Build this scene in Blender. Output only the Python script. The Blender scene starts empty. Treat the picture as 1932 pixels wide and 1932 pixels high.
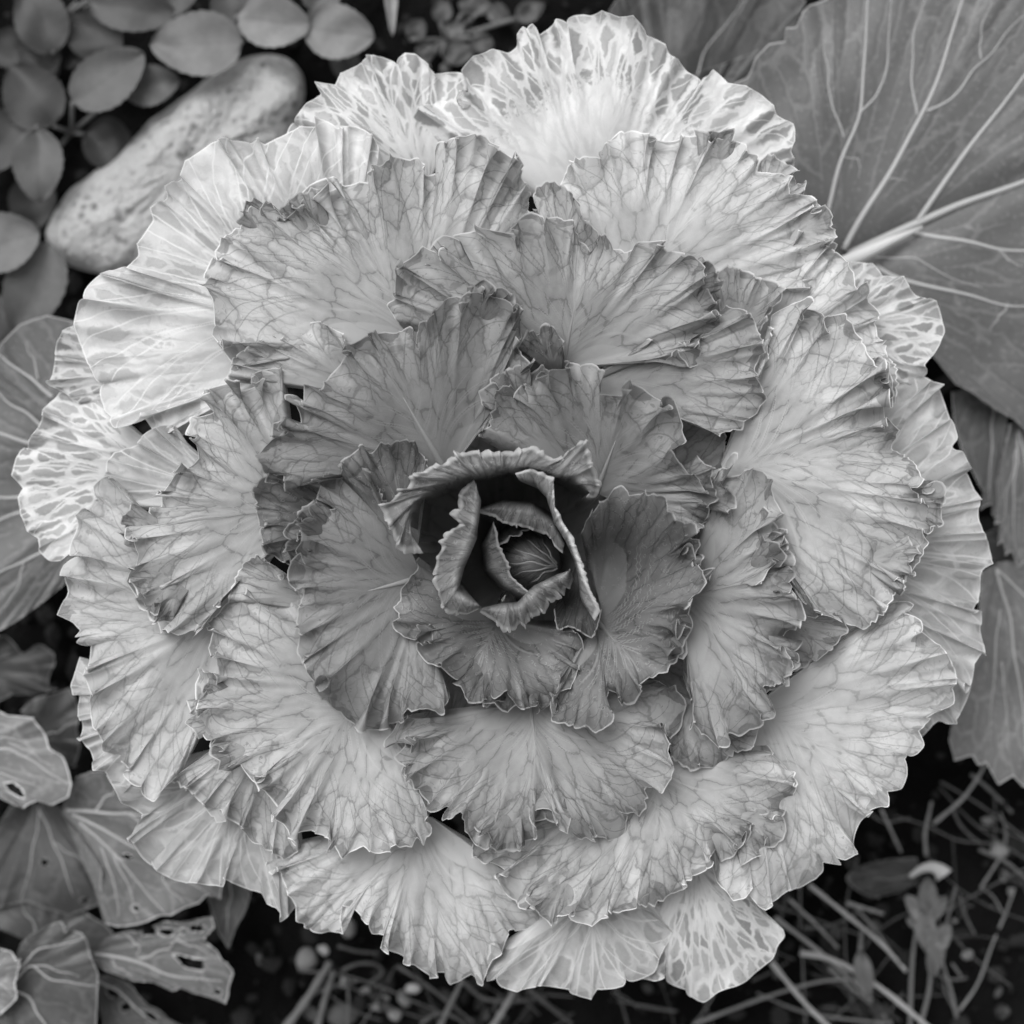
import bpy, math, random
import numpy as np
from mathutils import Vector
random.seed(7)
RNG = np.random.RandomState(11)
C = bpy.context.scene.collection
sc = bpy.context.scene

# ------------------------------------------------------------------ camera, sky, sun, exposure
K = 0.42 / 1932.0            # metres per layout unit (one unit = 0.217 mm)
ZREF, HCAM = 700.0, 4380.0   # height of the reference plane and of the lens, in layout units
cam = bpy.data.cameras.new("camera"); camo = bpy.data.objects.new("camera", cam); C.objects.link(camo)
camo.location = (0, 0, HCAM * K); camo.rotation_euler = (0, 0, 0)
cam.sensor_width = 36; cam.lens = 18.0 / (966.0 / (HCAM - ZREF))
cam.clip_start = 0.02; cam.clip_end = 200
cam.dof.use_dof = True; cam.dof.focus_distance = (HCAM - 735) * K; cam.dof.aperture_fstop = 4.0
sc.camera = camo
w = bpy.data.worlds.new("World"); sc.world = w; w.use_nodes = True
nt = w.node_tree; bg = nt.nodes["Background"]
sky = nt.nodes.new("ShaderNodeTexSky"); sky.sky_type = 'NISHITA'; sky.sun_disc = False
SUN_EL, SUN_AZ = math.radians(56), math.radians(-35)
sky.sun_elevation = SUN_EL; sky.sun_rotation = SUN_AZ
bw = nt.nodes.new("ShaderNodeRGBToBW")
nt.links.new(sky.outputs[0], bw.inputs[0]); nt.links.new(bw.outputs[0], bg.inputs[0])
bg.inputs[1].default_value = 0.12
sun = bpy.data.lights.new("sun", 'SUN'); suno = bpy.data.objects.new("sun", sun); C.objects.link(suno)
sun.energy = 1.2; sun.angle = math.radians(40); sun.color = (1, 1, 1)
d = Vector((math.sin(SUN_AZ) * math.cos(SUN_EL), math.cos(SUN_AZ) * math.cos(SUN_EL), math.sin(SUN_EL)))
suno.rotation_euler = d.to_track_quat('Z', 'Y').to_euler(); suno.location = (0, 0, 3)
sc.view_settings.view_transform = 'Standard'; sc.view_settings.look = 'None'
sc.view_settings.exposure = 1.22; sc.view_settings.gamma = 1
sc.cycles.max_bounces = 5; sc.cycles.diffuse_bounces = 3; sc.cycles.transmission_bounces = 4
sc.cycles.use_adaptive_sampling = True; sc.cycles.adaptive_threshold = .02

# ------------------------------------------------------------------ helpers
def unproj(P):
    """layout (x right, y down, z up; all in units) -> metres"""
    P = np.asarray(P, float); f = (HCAM - P[..., 2]) / (HCAM - ZREF)
    return np.stack([(P[..., 0] - 966) * K * f, -(P[..., 1] - 966) * K * f, P[..., 2] * K], -1)

def pts(s):
    if isinstance(s, str):
        return np.array([[float(t) for t in p.split(',')] for p in s.split()])
    return np.array(s, float)

def resample(P, n, smooth=0):
    P = np.asarray(P, float)
    if len(P) == 1: P = np.vstack([P, P])
    seg = np.linalg.norm(np.diff(P[:, :2], axis=0), axis=1); s = np.concatenate([[0], np.cumsum(np.maximum(seg, 1e-6))])
    t = np.linspace(0, s[-1], n)
    Q = np.stack([np.interp(t, s, P[:, i]) for i in range(P.shape[1])], 1)
    for _ in range(smooth):
        Q[1:-1] = .25 * Q[:-2] + .5 * Q[1:-1] + .25 * Q[2:]
    return Q

def gsm(Q, sig):
    """gaussian smoothing along axis 0 with edge padding"""
    r = max(1, int(3 * sig)); k = np.exp(-.5 * (np.arange(-r, r + 1) / sig) ** 2); k /= k.sum()
    Pd = np.concatenate([2 * Q[:1] - Q[1:r + 1][::-1], Q, 2 * Q[-1:] - Q[-r - 1:-1][::-1]]) if len(Q) > r + 1 else np.pad(Q, ((r, r), (0, 0)), 'edge')
    return np.stack([np.convolve(Pd[:, i], k, 'valid') for i in range(Q.shape[1])], 1)

class Wave:
    """smooth pseudo noise, about -1..1"""
    def __init__(s, n=6, dim=1):
        s.f = RNG.uniform(.5, 1.6, (n, dim)) * RNG.choice([-1, 1], (n, dim)); s.p = RNG.uniform(0, 6.28, n); s.n = n
    def __call__(s, *x):
        a = 0
        for i in range(s.n): a = a + np.sin(sum(s.f[i, k] * x[k] for k in range(len(x))) * 6.28 + s.p[i])
        return a / math.sqrt(s.n) * .9

def mesh_obj(name, V, F, mat, parent=None, smooth=True, attrs=None):
    me = bpy.data.meshes.new(name); me.from_pydata([tuple(v) for v in V], [], [tuple(int(i) for i in f) for f in F])
    if smooth: me.polygons.foreach_set('use_smooth', [True] * len(me.polygons))
    for k, a in (attrs or {}).items():
        at = me.attributes.new(k, 'FLOAT_VECTOR', 'POINT'); at.data.foreach_set('vector', np.ascontiguousarray(a, dtype=np.float32).ravel())
    me.materials.append(mat); o = bpy.data.objects.new(name, me); C.objects.link(o); o.parent = parent
    return o

def thing(name, label, cat, loc=(0, 0, 0), group=None):
    o = bpy.data.objects.new(name, None); C.objects.link(o); o.location = loc; o.empty_display_size = .02
    return tag(o, label, cat, group)

def tag(o, label, cat, group=None):
    o['label'] = label; o['category'] = cat
    if group: o['group'] = group
    return o

def setparent(o, p):
    o.parent = p; o.matrix_parent_inverse = p.matrix_basis.inverted() if p else o.matrix_parent_inverse
    return o

def tube_geo(P, R, n=8, cap=True):
    P = np.asarray(P, float); N = len(P); T = np.gradient(P, axis=0); T /= np.linalg.norm(T, axis=1)[:, None] + 1e-9
    V = []; F = []; ref = np.array([0, 0, 1.0]) if abs(T[0][2]) < .9 else np.array([1.0, 0, 0])
    for i in range(N):
        a = np.cross(T[i], ref); a /= np.linalg.norm(a) + 1e-9; b = np.cross(a, T[i]); ref = b
        for j in range(n):
            t = 2 * math.pi * j / n; V.append(P[i] + R[i] * (a * math.cos(t) + b * math.sin(t)))
    for i in range(N - 1):
        for j in range(n): F.append((i * n + j, i * n + (j + 1) % n, (i + 1) * n + (j + 1) % n, (i + 1) * n + j))
    if cap: F.append(tuple(range(n))[::-1]); F.append(tuple((N - 1) * n + j for j in range(n)))
    return V, F

# ------------------------------------------------------------------ materials
class NT:
    def __init__(s, m): s.t = m.node_tree
    def n(s, typ, **k):
        o = s.t.nodes.new(typ)
        for a, b in k.items(): setattr(o, a, b)
        return o
    def l(s, a, b): s.t.links.new(a, b)
    def put(s, sock, v):
        if hasattr(v, 'is_linked') or hasattr(v, 'links'): s.l(v, sock)
        else: sock.default_value = v
    def m(s, op, a, b=0.0, c=0.0, clamp=False):
        o = s.n("ShaderNodeMath", operation=op, use_clamp=clamp)
        for i, v in enumerate((a, b, c)): s.put(o.inputs[i], v)
        return o.outputs[0]
    def ss(s, x, a, b):
        o = s.n("ShaderNodeMapRange", interpolation_type='SMOOTHSTEP'); s.put(o.inputs[0], x); s.put(o.inputs[1], a); s.put(o.inputs[2], b)
        o.inputs[3].default_value = 0; o.inputs[4].default_value = 1
        return o.outputs[0]
    def mix(s, f, a, b):
        o = s.n("ShaderNodeMix", data_type='FLOAT'); s.put(o.inputs[0], f); s.put(o.inputs[2], a); s.put(o.inputs[3], b)
        return o.outputs[0]
    def vec(s, x, y, z=0.0):
        o = s.n("ShaderNodeCombineXYZ")
        for i, v in enumerate((x, y, z)): s.put(o.inputs[i], v)
        return o.outputs[0]
    def noise(s, v, scale, detail=2.0, rough=.5):
        o = s.n("ShaderNodeTexNoise"); s.l(v, o.inputs['Vector']); o.inputs['Scale'].default_value = scale
        o.inputs['Detail'].default_value = detail; o.inputs['Roughness'].default_value = rough
        return o
    def vor(s, v, scale, feature='DISTANCE_TO_EDGE'):
        o = s.n("ShaderNodeTexVoronoi", feature=feature, voronoi_dimensions='2D'); s.l(v, o.inputs['Vector']); o.inputs['Scale'].default_value = scale
        return o

def newmat(name):
    m = bpy.data.materials.new(name); m.use_nodes = True; m.node_tree.nodes.clear(); return m, NT(m)

def finish(N, col, bump_h=None, strength=.4, dist=.0004, rough=.5, spec=.3, transl=.22, transcol=None):
    rgb = N.n("ShaderNodeCombineColor"); [N.l(col, rgb.inputs[i]) for i in range(3)]
    p = N.n("ShaderNodeBsdfPrincipled"); N.l(rgb.outputs[0], p.inputs['Base Color']); N.put(p.inputs['Roughness'], rough)
    p.inputs['Specular IOR Level'].default_value = spec
    if bump_h is not None:
        b = N.n("ShaderNodeBump"); b.inputs['Strength'].default_value = strength; b.inputs['Distance'].default_value = dist
        N.l(bump_h, b.inputs['Height']); N.l(b.outputs[0], p.inputs['Normal'])
    out = N.n("ShaderNodeOutputMaterial")
    if transl > 0:
        t = N.n("ShaderNodeBsdfTranslucent"); N.l(rgb.outputs[0], t.inputs[0])
        x = N.n("ShaderNodeMixShader"); x.inputs[0].default_value = transl
        N.l(p.outputs[0], x.inputs[1]); N.l(t.outputs[0], x.inputs[2]); N.l(x.outputs[0], out.inputs[0])
    else: N.l(p.outputs[0], out.inputs[0])

def leaf_mat(name, pale=.5, dark=.2, mw=26, mvar=34, line=.35, white=0.0, lace=0.0, lace_in=160, cell=(30, 62), vein_w=1.0,
             rim=.62, transl=.22, line_w=1.0, rough=.42, speck=.5, veinpale=.55, bump=.30):
    """kale leaf: reticulate veins, feathered darker margin, thin pale rim.
    lc = (across, along, distance to margin); fp = (flat x, flat y, base-to-margin fraction); vv = (vein index, vein spacing, vein half width)"""
    m, N = newmat(name)
    at = N.n("ShaderNodeAttribute", attribute_name='lc'); s = N.n("ShaderNodeSeparateXYZ"); N.l(at.outputs['Vector'], s.inputs[0])
    a, b, ed = s.outputs
    af = N.n("ShaderNodeAttribute", attribute_name='fp'); sf = N.n("ShaderNodeSeparateXYZ"); N.l(af.outputs['Vector'], sf.inputs[0])
    fx, fy, v = sf.outputs
    av = N.n("ShaderNodeAttribute", attribute_name='vv'); sv = N.n("ShaderNodeSeparateXYZ"); N.l(av.outputs['Vector'], sv.inputs[0])
    oi = N.n("ShaderNodeObjectInfo"); rnd = oi.outputs['Random']
    oc = N.n("ShaderNodeSeparateColor"); N.l(oi.outputs['Color'], oc.inputs[0]); tone = oc.outputs[0]
    seed = N.m('MULTIPLY', rnd, 3571.0)
    flat = N.vec(N.m('ADD', fx, seed), fy, 0.0)
    a1 = N.m('ADD', a, seed)
    wn = N.noise(flat, .020, 2.0, .55); wc = N.n("ShaderNodeSeparateColor"); N.l(wn.outputs['Color'], wc.inputs[0])
    wn2 = N.noise(flat, .075, 2.0, .5); wc2 = N.n("ShaderNodeSeparateColor"); N.l(wn2.outputs['Color'], wc2.inputs[0])
    ax = N.m('ADD', a1, N.m('ADD', N.m('MULTIPLY', N.m('SUBTRACT', wc.outputs[0], .5), 30.0), N.m('MULTIPLY', N.m('SUBTRACT', wc2.outputs[0], .5), 12.0)))
    bx = N.m('ADD', b, N.m('ADD', N.m('MULTIPLY', N.m('SUBTRACT', wc.outputs[1], .5), 30.0), N.m('MULTIPLY', N.m('SUBTRACT', wc2.outputs[1], .5), 12.0)))
    def cellvec(k): return N.vec(N.m('DIVIDE', ax, cell[0] * k), N.m('DIVIDE', bx, cell[1] * k ** .25))
    vO = N.vor(cellvec(1.0), 1.0).outputs['Distance']; vM = N.vor(cellvec(1.7), 1.0).outputs['Distance']; vI = N.vor(cellvec(3.2), 1.0).outputs['Distance']
    far = N.ss(v, .44, .70); far2 = N.ss(v, .20, .38)
    v1 = N.mix(far, N.mix(far2, vI, vM), vO)
    v2 = N.vor(N.vec(N.m('DIVIDE', ax, cell[0] * .5), N.m('DIVIDE', bx, cell[1] * .42)), 1.0).outputs['Distance']
    vc = N.vor(cellvec(1.0), 1.0, 'F1')
    vcc = N.n("ShaderNodeSeparateColor"); N.l(vc.outputs['Color'], vcc.inputs[0])
    big = N.noise(flat, .012, 2.0, .5).outputs[0]; fine = N.noise(flat, .5, 3.0, .7).outputs[0]; med = N.noise(flat, .085, 3.0, .6).outputs[0]
    col = N.m('MULTIPLY', pale, N.m('ADD', .76, N.m('MULTIPLY', big, .48)))
    col = N.m('MULTIPLY', col, N.m('ADD', .91, N.m('MULTIPLY', N.m('MULTIPLY', vcc.outputs[0], far), .20)))
    col = N.m('MULTIPLY', col, N.m('ADD', .82, N.m('ADD', N.m('MULTIPLY', fine, .18), N.m('MULTIPLY', med, .20))))
    # paler puffed interveinal tissue
    col = N.m('MULTIPLY', col, N.m('ADD', .90, N.m('MULTIPLY', N.mix(far2, .6, N.ss(v1, .02, .30)), .16)))
    # feathered dark margin: fingers between the veins
    st = N.noise(N.vec(N.m('DIVIDE', ax, 24.0), N.m('DIVIDE', bx, 150.0)), 1.0, 1.0, .4).outputs[0]
    st2 = N.noise(N.vec(N.m('DIVIDE', a1, 130.0), N.m('DIVIDE', b, 300.0)), 1.0, 1.0).outputs[0]
    reach = N.m('ADD', N.m('MULTIPLY', N.m('MULTIPLY', N.m('SUBTRACT', st, .50), mvar * 5.5), N.m('ADD', .15, N.m('MULTIPLY', st2, 1.6))), N.m('MULTIPLY', N.m('SUBTRACT', st2, .42), mw * 4.0))
    mf = N.ss(N.m('SUBTRACT', reach, ed), -1.6, 1.6)
    isl = N.m('MULTIPLY', N.m('MULTIPLY', N.ss(med, .60, .66), N.ss(v1, .05, .09)), N.m('SUBTRACT', 1.0, N.ss(ed, 45.0, 100.0)))
    mf = N.m('MAXIMUM', mf, N.m('MULTIPLY', isl, .8))
    dk = N.m('MULTIPLY', dark, N.m('ADD', .58, N.m('ADD', N.m('MULTIPLY', fine, speck), N.m('MULTIPLY', med, .36))))
    if lace > 0:
        ln = N.m('MULTIPLY', N.ss(v1, .055, .17), N.m('SUBTRACT', 1.0, N.ss(vc.outputs['Distance'], .40, .62)))
        where = N.ss(N.m('ADD', N.m('SUBTRACT', lace_in, ed), N.m('MULTIPLY', N.m('SUBTRACT', med, .5), 170.0)), -20.0, 30.0)
        lf = N.m('MULTIPLY', N.m('MULTIPLY', ln, where), lace)
        lf = N.m('MULTIPLY', lf, N.m('ADD', .55, N.m('MULTIPLY', vcc.outputs[1], .55)), clamp=True)
        col = N.mix(lf, col, dk)
        mf = N.m('MULTIPLY', mf, N.m('ADD', .35, N.m('MULTIPLY', ln, .65)))
    col = N.mix(mf, col, dk)
    l1 = N.m('SUBTRACT', 1.0, N.ss(v1, .018 * line_w, .062 * line_w)); l2 = N.m('MULTIPLY', N.m('SUBTRACT', 1.0, N.ss(v2, .02, .10)), far)
    fadeb = N.ss(v, .10, .30)
    if white > 0:
        w1 = N.m('SUBTRACT', 1.0, N.ss(v1, .01, .12 * line_w))
        col = N.mix(N.m('MULTIPLY', N.m('MULTIPLY', w1, white), fadeb), col, .74)
    col = N.m('MULTIPLY', col, N.m('SUBTRACT', 1.0, N.m('MULTIPLY', N.m('MULTIPLY', l1, line), fadeb)))
    col = N.m('MULTIPLY', col, N.m('SUBTRACT', 1.0, N.m('MULTIPLY', l2, line * .42)))
    # main veins
    wv = N.m('ADD', sv.outputs[0], N.m('MULTIPLY', N.m('SUBTRACT', wc.outputs[2], .5), .30))
    fr = N.m('ABSOLUTE', N.m('SUBTRACT', wv, N.m('ROUND', wv)))
    dv = N.m('MULTIPLY', fr, sv.outputs[1]); hw = N.m('MULTIPLY', sv.outputs[2], vein_w)
    vm = N.m('SUBTRACT', 1.0, N.ss(dv, N.m('MULTIPLY', hw, .35), N.m('MULTIPLY', hw, 1.5)))
    vm = N.m('MULTIPLY', vm, N.ss(sv.outputs[1], 1.5, 9.0))
    thick = N.ss(sv.outputs[2], 1.3, 3.0)
    if white > .2 or lace > 0:
        col = N.mix(N.m('MULTIPLY', vm, .85), col, .78)
    else:
        col = N.mix(N.m('MULTIPLY', N.m('MULTIPLY', vm, thick), .6), col, veinpale)
        col = N.m('MULTIPLY', col, N.m('SUBTRACT', 1.0, N.m('MULTIPLY', N.m('MULTIPLY', vm, N.m('SUBTRACT', 1.0, thick)), line * 1.1)))
    # little pores
    pv = N.n("ShaderNodeTexVoronoi", feature='F1', voronoi_dimensions='2D'); N.l(flat, pv.inputs['Vector']); pv.inputs['Scale'].default_value = .075
    ring = N.m('MULTIPLY', N.ss(pv.outputs[0], .14, .19), N.m('SUBTRACT', 1.0, N.ss(pv.outputs[0], .22, .27)))
    col = N.mix(N.m('MULTIPLY', N.m('MULTIPLY', ring, N.ss(med, .48, .6)), .25), col, .55)
    rm = N.m('SUBTRACT', 1.0, N.ss(ed, .9, 3.3))
    col = N.mix(N.m('MULTIPLY', rm, .9), col, rim)
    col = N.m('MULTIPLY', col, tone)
    puff = N.m('ADD', N.m('MULTIPLY', N.m('MULTIPLY', N.ss(vO, 0.0, .25), far), 1.3), N.m('MULTIPLY', fine, .5))
    finish(N, col, puff, bump, .0006, rough, .35, transl)
    return m

def plain_mat(name, c, var=.4, scale=60, rough=.7, bump=.5, dist=.002, spec=.2, detail=6, transl=0, spots=None):
    m, N = newmat(name); tc = N.n("ShaderNodeTexCoord"); oi = N.n("ShaderNodeObjectInfo"); 
    mp = N.n("ShaderNodeVectorMath", operation='ADD'); N.l(tc.outputs['Object'], mp.inputs[0]); N.l(oi.outputs['Location'], mp.inputs[1])
    n1 = N.noise(mp.outputs[0], scale, detail, .6).outputs[0]; n2 = N.noise(mp.outputs[0], scale * .22, 3.0).outputs[0]; n3 = N.noise(mp.outputs[0], scale * 5, 3.0).outputs[0]
    oc = N.n("ShaderNodeSeparateColor"); N.l(oi.outputs['Color'], oc.inputs[0])
    f = N.m('ADD', 1 - var * .9, N.m('MULTIPLY', N.m('ADD', N.m('ADD', n1, n2), N.m('MULTIPLY', n3, .4)), var * .75))
    col = N.m('MULTIPLY', N.m('MULTIPLY', c, f), oc.outputs[0])
    if spots:
        sp = N.n("ShaderNodeTexVoronoi", feature='F1'); N.l(mp.outputs[0], sp.inputs['Vector']); sp.inputs['Scale'].default_value = spots[0]
        g = N.m('MULTIPLY', N.m('SUBTRACT', 1.0, N.ss(sp.outputs[0], spots[1], spots[1] * 2.2)), N.ss(n2, .42, .6))
        col = N.m('MULTIPLY', col, N.m('SUBTRACT', 1.0, N.m('MULTIPLY', g, spots[2])))
    finish(N, col, N.m('ADD', n1, N.m('MULTIPLY', n3, .5)), bump, dist, rough, spec, transl)
    return m

M = {}
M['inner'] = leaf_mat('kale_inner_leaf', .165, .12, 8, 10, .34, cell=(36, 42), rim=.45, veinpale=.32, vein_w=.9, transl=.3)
M['mid'] = leaf_mat('kale_middle_leaf', .49, .30, 16, 26, .30, cell=(38, 44), rim=.85, veinpale=.56, transl=.36)
M['open'] = leaf_mat('kale_open_leaf', .60, .38, 12, 24, .26, cell=(40, 46), rim=.88, white=.08, veinpale=.66, transl=.36)
M['outer'] = leaf_mat('kale_outer_leaf', .64, .38, 8, 18, .05, white=.34, lace=.6, lace_in=110, cell=(42, 66), rim=.88, vein_w=1.3, transl=.36)
M['lace'] = leaf_mat('kale_lace_leaf', .84, .34, 9, 14, .0, white=.25, lace=1.0, lace_in=130, cell=(31, 48), rim=.86, vein_w=1.3, line_w=1.3, transl=.36)
M['lace2'] = leaf_mat('kale_net_leaf', .80, .33, 9, 14, .0, white=.25, lace=1.0, lace_in=330, cell=(26, 42), rim=.86, vein_w=1.3, line_w=1.3, transl=.36)
M['outer2'] = leaf_mat('kale_blotched_leaf', .68, .40, 8, 18, .05, white=.30, lace=.8, lace_in=170, cell=(32, 54), rim=.88, vein_w=1.3, transl=.36)
M['green'] = leaf_mat('old_green_leaf', .125, .105, 6, 8, .0, white=.10, cell=(56, 52), rim=.52, vein_w=.3, transl=.2, bump=.25)
M['vein'] = plain_mat('leaf_vein', .38, .15, 40, .5, .2, .0005)
M['midrib'] = plain_mat('kale_midrib', .33, .12, 60, .5, .2, .0003)
M['stalk'] = plain_mat('kale_stalk', .3, .3, 40, .6, .3, .001)
M['soil'] = plain_mat('dark_soil', .006, .8, 90, .95, 1.0, .006, .1)
M['crumb'] = plain_mat('soil_crumb', .022, .9, 120, .95, .8, .003, .1)
M['stone'] = plain_mat('pitted_stone', .38, .6, 75, .85, 1.0, .006, .2, spots=(170, .2, .7))
M['pebble'] = plain_mat('pale_pebble', .26, .35, 60, .8, .4, .002)
M['straw'] = plain_mat('dry_straw', .16, .5, 50, .7, .4, .001)

# ------------------------------------------------------------------ the leaf sheet
CEN = np.array([985.0, 1050.0])
def inpoly(x, y, poly):
    poly = pts(poly); inside = np.zeros(np.shape(x), bool); j = len(poly) - 1
    for i in range(len(poly)):
        xi, yi = poly[i]; xj, yj = poly[j]
        c = ((yi > y) != (yj > y)) & (x < (xj - xi) * (y - yi) / (yj - yi + 1e-9) + xi); inside ^= c; j = i
    return inside
def polydist(x, y, poly):
    poly = pts(poly); dm = np.full(np.shape(x), 1e9)
    for i in range(len(poly)):
        p, q = poly[i], poly[(i + 1) % len(poly)]; dd = q - p; L = (dd ** 2).sum() + 1e-9
        t = np.clip(((x - p[0]) * dd[0] + (y - p[1]) * dd[1]) / L, 0, 1)
        dm = np.minimum(dm, np.hypot(x - p[0] - t * dd[0], y - p[1] - t * dd[1]))
    return dm

SURF = {}
def sheet(name, secs, mat, parent, tone=1.0, amp=12, lam=70, pw=2.6, ger=.8, u0=.5, nv=9, vw=4.0, step=3.3, und=5, teeth=2.0,
          holes=None, sm=9, zadd=None, key=None, bend=.62, pinch=0, roll=0.0, tuck=0.0):
    """secs: list of (v, points, z) from base (v=0) to margin (v=1); z is a number, a list or f(x, y, v)."""
    Emar = pts(secs[-1][1]); seg = np.linalg.norm(np.diff(Emar, axis=0), axis=1).sum()
    base = pts(secs[0][1]); Lr = np.linalg.norm(Emar.mean(0) - base.mean(0))
    nu = int(np.clip(seg / step, 14, 330)); nw = int(np.clip(Lr * 1.15 / (step * 1.05), 10, 150))
    vs = np.linspace(0, 1, nw) ** .92
    curves = []; zs = []
    for (v, P, z) in secs:
        P = pts(P); zz = None
        if isinstance(z, (list, tuple)): P = np.column_stack([P, z])
        Q = resample(P, nu)
        if Q.shape[1] == 3: zz = gsm(Q[:, 2:3], max(1.5, nu / 22.))[:, 0]; Q = Q[:, :2]
        elif not callable(z): zz = np.full(nu, float(z))
        curves.append(Q); zs.append(zz if zz is not None else z)
    E = curves[-1]; Es = gsm(E, sm / step * 2.6 if nu > 30 else 1.5)
    kn = [s_[0] for s_ in secs]; full = curves[:-1] + [Es]
    # interpolate sections along v (monotone-ish smooth)
    XY = np.zeros((nw, nu, 2)); Z = np.zeros((nw, nu)); zfun = zs[-1] if callable(zs[-1]) else None
    for j, v in enumerate(vs):
        i = min(max(np.searchsorted(kn, v) - 1, 0), len(kn) - 2); t = (v - kn[i]) / (kn[i + 1] - kn[i])
        def cr(arr):
            p1, p2 = arr[i], arr[i + 1]; p0 = arr[i - 1] if i > 0 else p1 - (p2 - p1); p3 = arr[i + 2] if i + 2 < len(arr) else p2 + (p2 - p1)
            h0 = kn[i] - kn[i - 1] if i > 0 else kn[i + 1] - kn[i]; h1 = kn[i + 1] - kn[i]; h2 = kn[i + 2] - kn[i + 1] if i + 2 < len(arr) else h1
            m1 = ((p2 - p1) / h1 * h0 + (p1 - p0) / h0 * h1) / (h0 + h1) * h1; m2 = ((p3 - p2) / h2 * h1 + (p2 - p1) / h1 * h2) / (h1 + h2) * h1
            return (2*t**3-3*t**2+1)*p1 + (t**3-2*t**2+t)*m1 + (-2*t**3+3*t**2)*p2 + (t**3-t**2)*m2
        XY[j] = cr(full)
        if zfun is None: Z[j] = cr(zs)
    V2 = vs[:, None] * np.ones((1, nu))
    if zfun is not None: Z = zfun(XY[..., 0], XY[..., 1], V2)
    e = np.clip((V2 - .72) / .28, 0, 1); e = e * e * (3 - 2 * e)
    XY += (E - Es)[None] * e[..., None]
    FP = np.concatenate([XY, V2[..., None]], 2).copy()
    # ruffles: trochoidal waves along the margin
    T = np.gradient(Es, axis=0); T /= np.linalg.norm(T, axis=1)[:, None] + 1e-6
    s_arc = np.concatenate([[0], np.cumsum(np.linalg.norm(np.diff(Es, axis=0), axis=1))])
    n1, n2, n3 = Wave(5), Wave(5), Wave(5)
    ph = 6.283 * s_arc / lam + 2.3 * n1(s_arc / 300) + RNG.uniform(0, 6.28)
    am = amp * (.75 + .45 * n2(s_arc / 330))
    endf = np.clip(np.minimum(s_arc, s_arc[-1] - s_arc) / 40., 0, 1)
    am = am * (.3 + .7 * endf)
    ph2 = ph * 2.63 + 1.9 * n3(s_arc / 140)
    Z += am[None] * (V2 ** pw * np.cos(ph)[None] + .55 * V2 ** (pw * 1.7) * np.cos(ph2)[None])
    n4 = Wave(5); Z += (1.15 * amp * endf * n4(s_arc / (lam * 4.2)))[None] * V2 ** 2.4
    sh = am * ger
    XY -= T[None] * ((sh * np.sin(ph))[None] * V2 ** (pw + 1.5))[..., None] + T[None] * ((.5 * sh * np.sin(ph2))[None] * V2 ** (pw * 2 + 1))[..., None]
    # rolled stretches of margin
    O = np.stack([T[:, 1], -T[:, 0]], 1); O *= np.sign(((Es - base.mean(0)) * O).sum(1))[:, None]; O = gsm(O, 4); O /= np.linalg.norm(O, axis=1)[:, None] + 1e-6
    rad0 = np.linalg.norm(Es - curves[0], axis=1)
    if roll:
        rn = Wave(6); th = roll * (np.tanh(1.7 * rn(s_arc / 190)) + .25) * endf + 1e-3
        lr = np.minimum(.30 * rad0, 42.0); v_s = 1 - lr / np.maximum(rad0, 1); tt = np.clip((V2 - v_s[None]) / (1 - v_s[None]), 0, 1)
        r_ = lr[None] * np.sin(th[None] * tt) / th[None]; z_ = lr[None] * (1 - np.cos(th[None] * tt)) / th[None]
        XY += O[None] * (.5 * (r_ - lr[None] * tt))[..., None]; Z += z_
    for _ in range(pinch):
        sp = RNG.uniform(.1, .9) * s_arc[-1]; wd = RNG.uniform(9, 17); q = (s_arc - sp) / wd; kx = RNG.uniform(.8, 1.35); vp = V2 ** RNG.uniform(4, 7)
        XY -= T[None] * ((wd * kx * q * np.exp(-q * q / 2))[None] * vp)[..., None]
        XY -= O[None] * ((RNG.uniform(8, 20) * np.exp(-q * q))[None] * vp)[..., None]
        Z += (RNG.choice([1, 1, -1]) * wd * RNG.uniform(.9, 1.7) * np.exp(-q * q / 1.4))[None] * vp
    # fine toothing of the very margin
    if teeth:
        tp_ = 17 + 8 * n1(s_arc / 420); tt = np.cumsum(np.gradient(s_arc) / np.clip(tp_, 9, 40)) % 1.0; tt = np.abs(tt - .62) / .62; tt = np.clip(tt, 0, 1) ** .8
        XY += O[None] * (((1 - tt) * teeth * (.6 + .6 * n3(s_arc / 60)) * endf)[None] * np.clip((V2 - .93) / .07, 0, 1) ** 1.5)[..., None]
    w2 = Wave(7, 2)
    Z += und * w2(XY[..., 0] / 260, XY[..., 1] / 260) * (.3 + V2)
    if tuck: uu_ = np.abs(np.linspace(-1, 1, nu)); Z -= tuck * (np.clip((uu_ - .90) / .10, 0, 1) ** 2)[None] * (.35 + .65 * V2)
    if zadd is not None: Z += zadd(XY[..., 0], XY[..., 1], V2)
    # veins: sorted curves u_k(v) in the fan, index coordinate w
    U = np.linspace(0, 1, nu); ks = []
    half = nv // 2
    for i in range(half):
        f = (i + .75) / half
        ks.append((u0 + (1 - u0) * f * .97, .02 + .50 * (1 - f) ** 1.3 * (.9 + .2 * RNG.rand()), 0)); ks.append((u0 - u0 * f * .97, .02 + .50 * (1 - f) ** 1.3 * (.9 + .2 * RNG.rand()), 0))
    ks.append((u0, 0, 1)); ks.sort()
    allk = []
    for i, (ue, v0, mid) in enumerate(ks):
        allk.append((ue, v0, None))
    W = np.zeros((nw, nu)); SP = np.zeros((nw, nu))
    rowlen = np.linalg.norm(np.diff(XY, axis=1), axis=2).sum(1)
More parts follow.
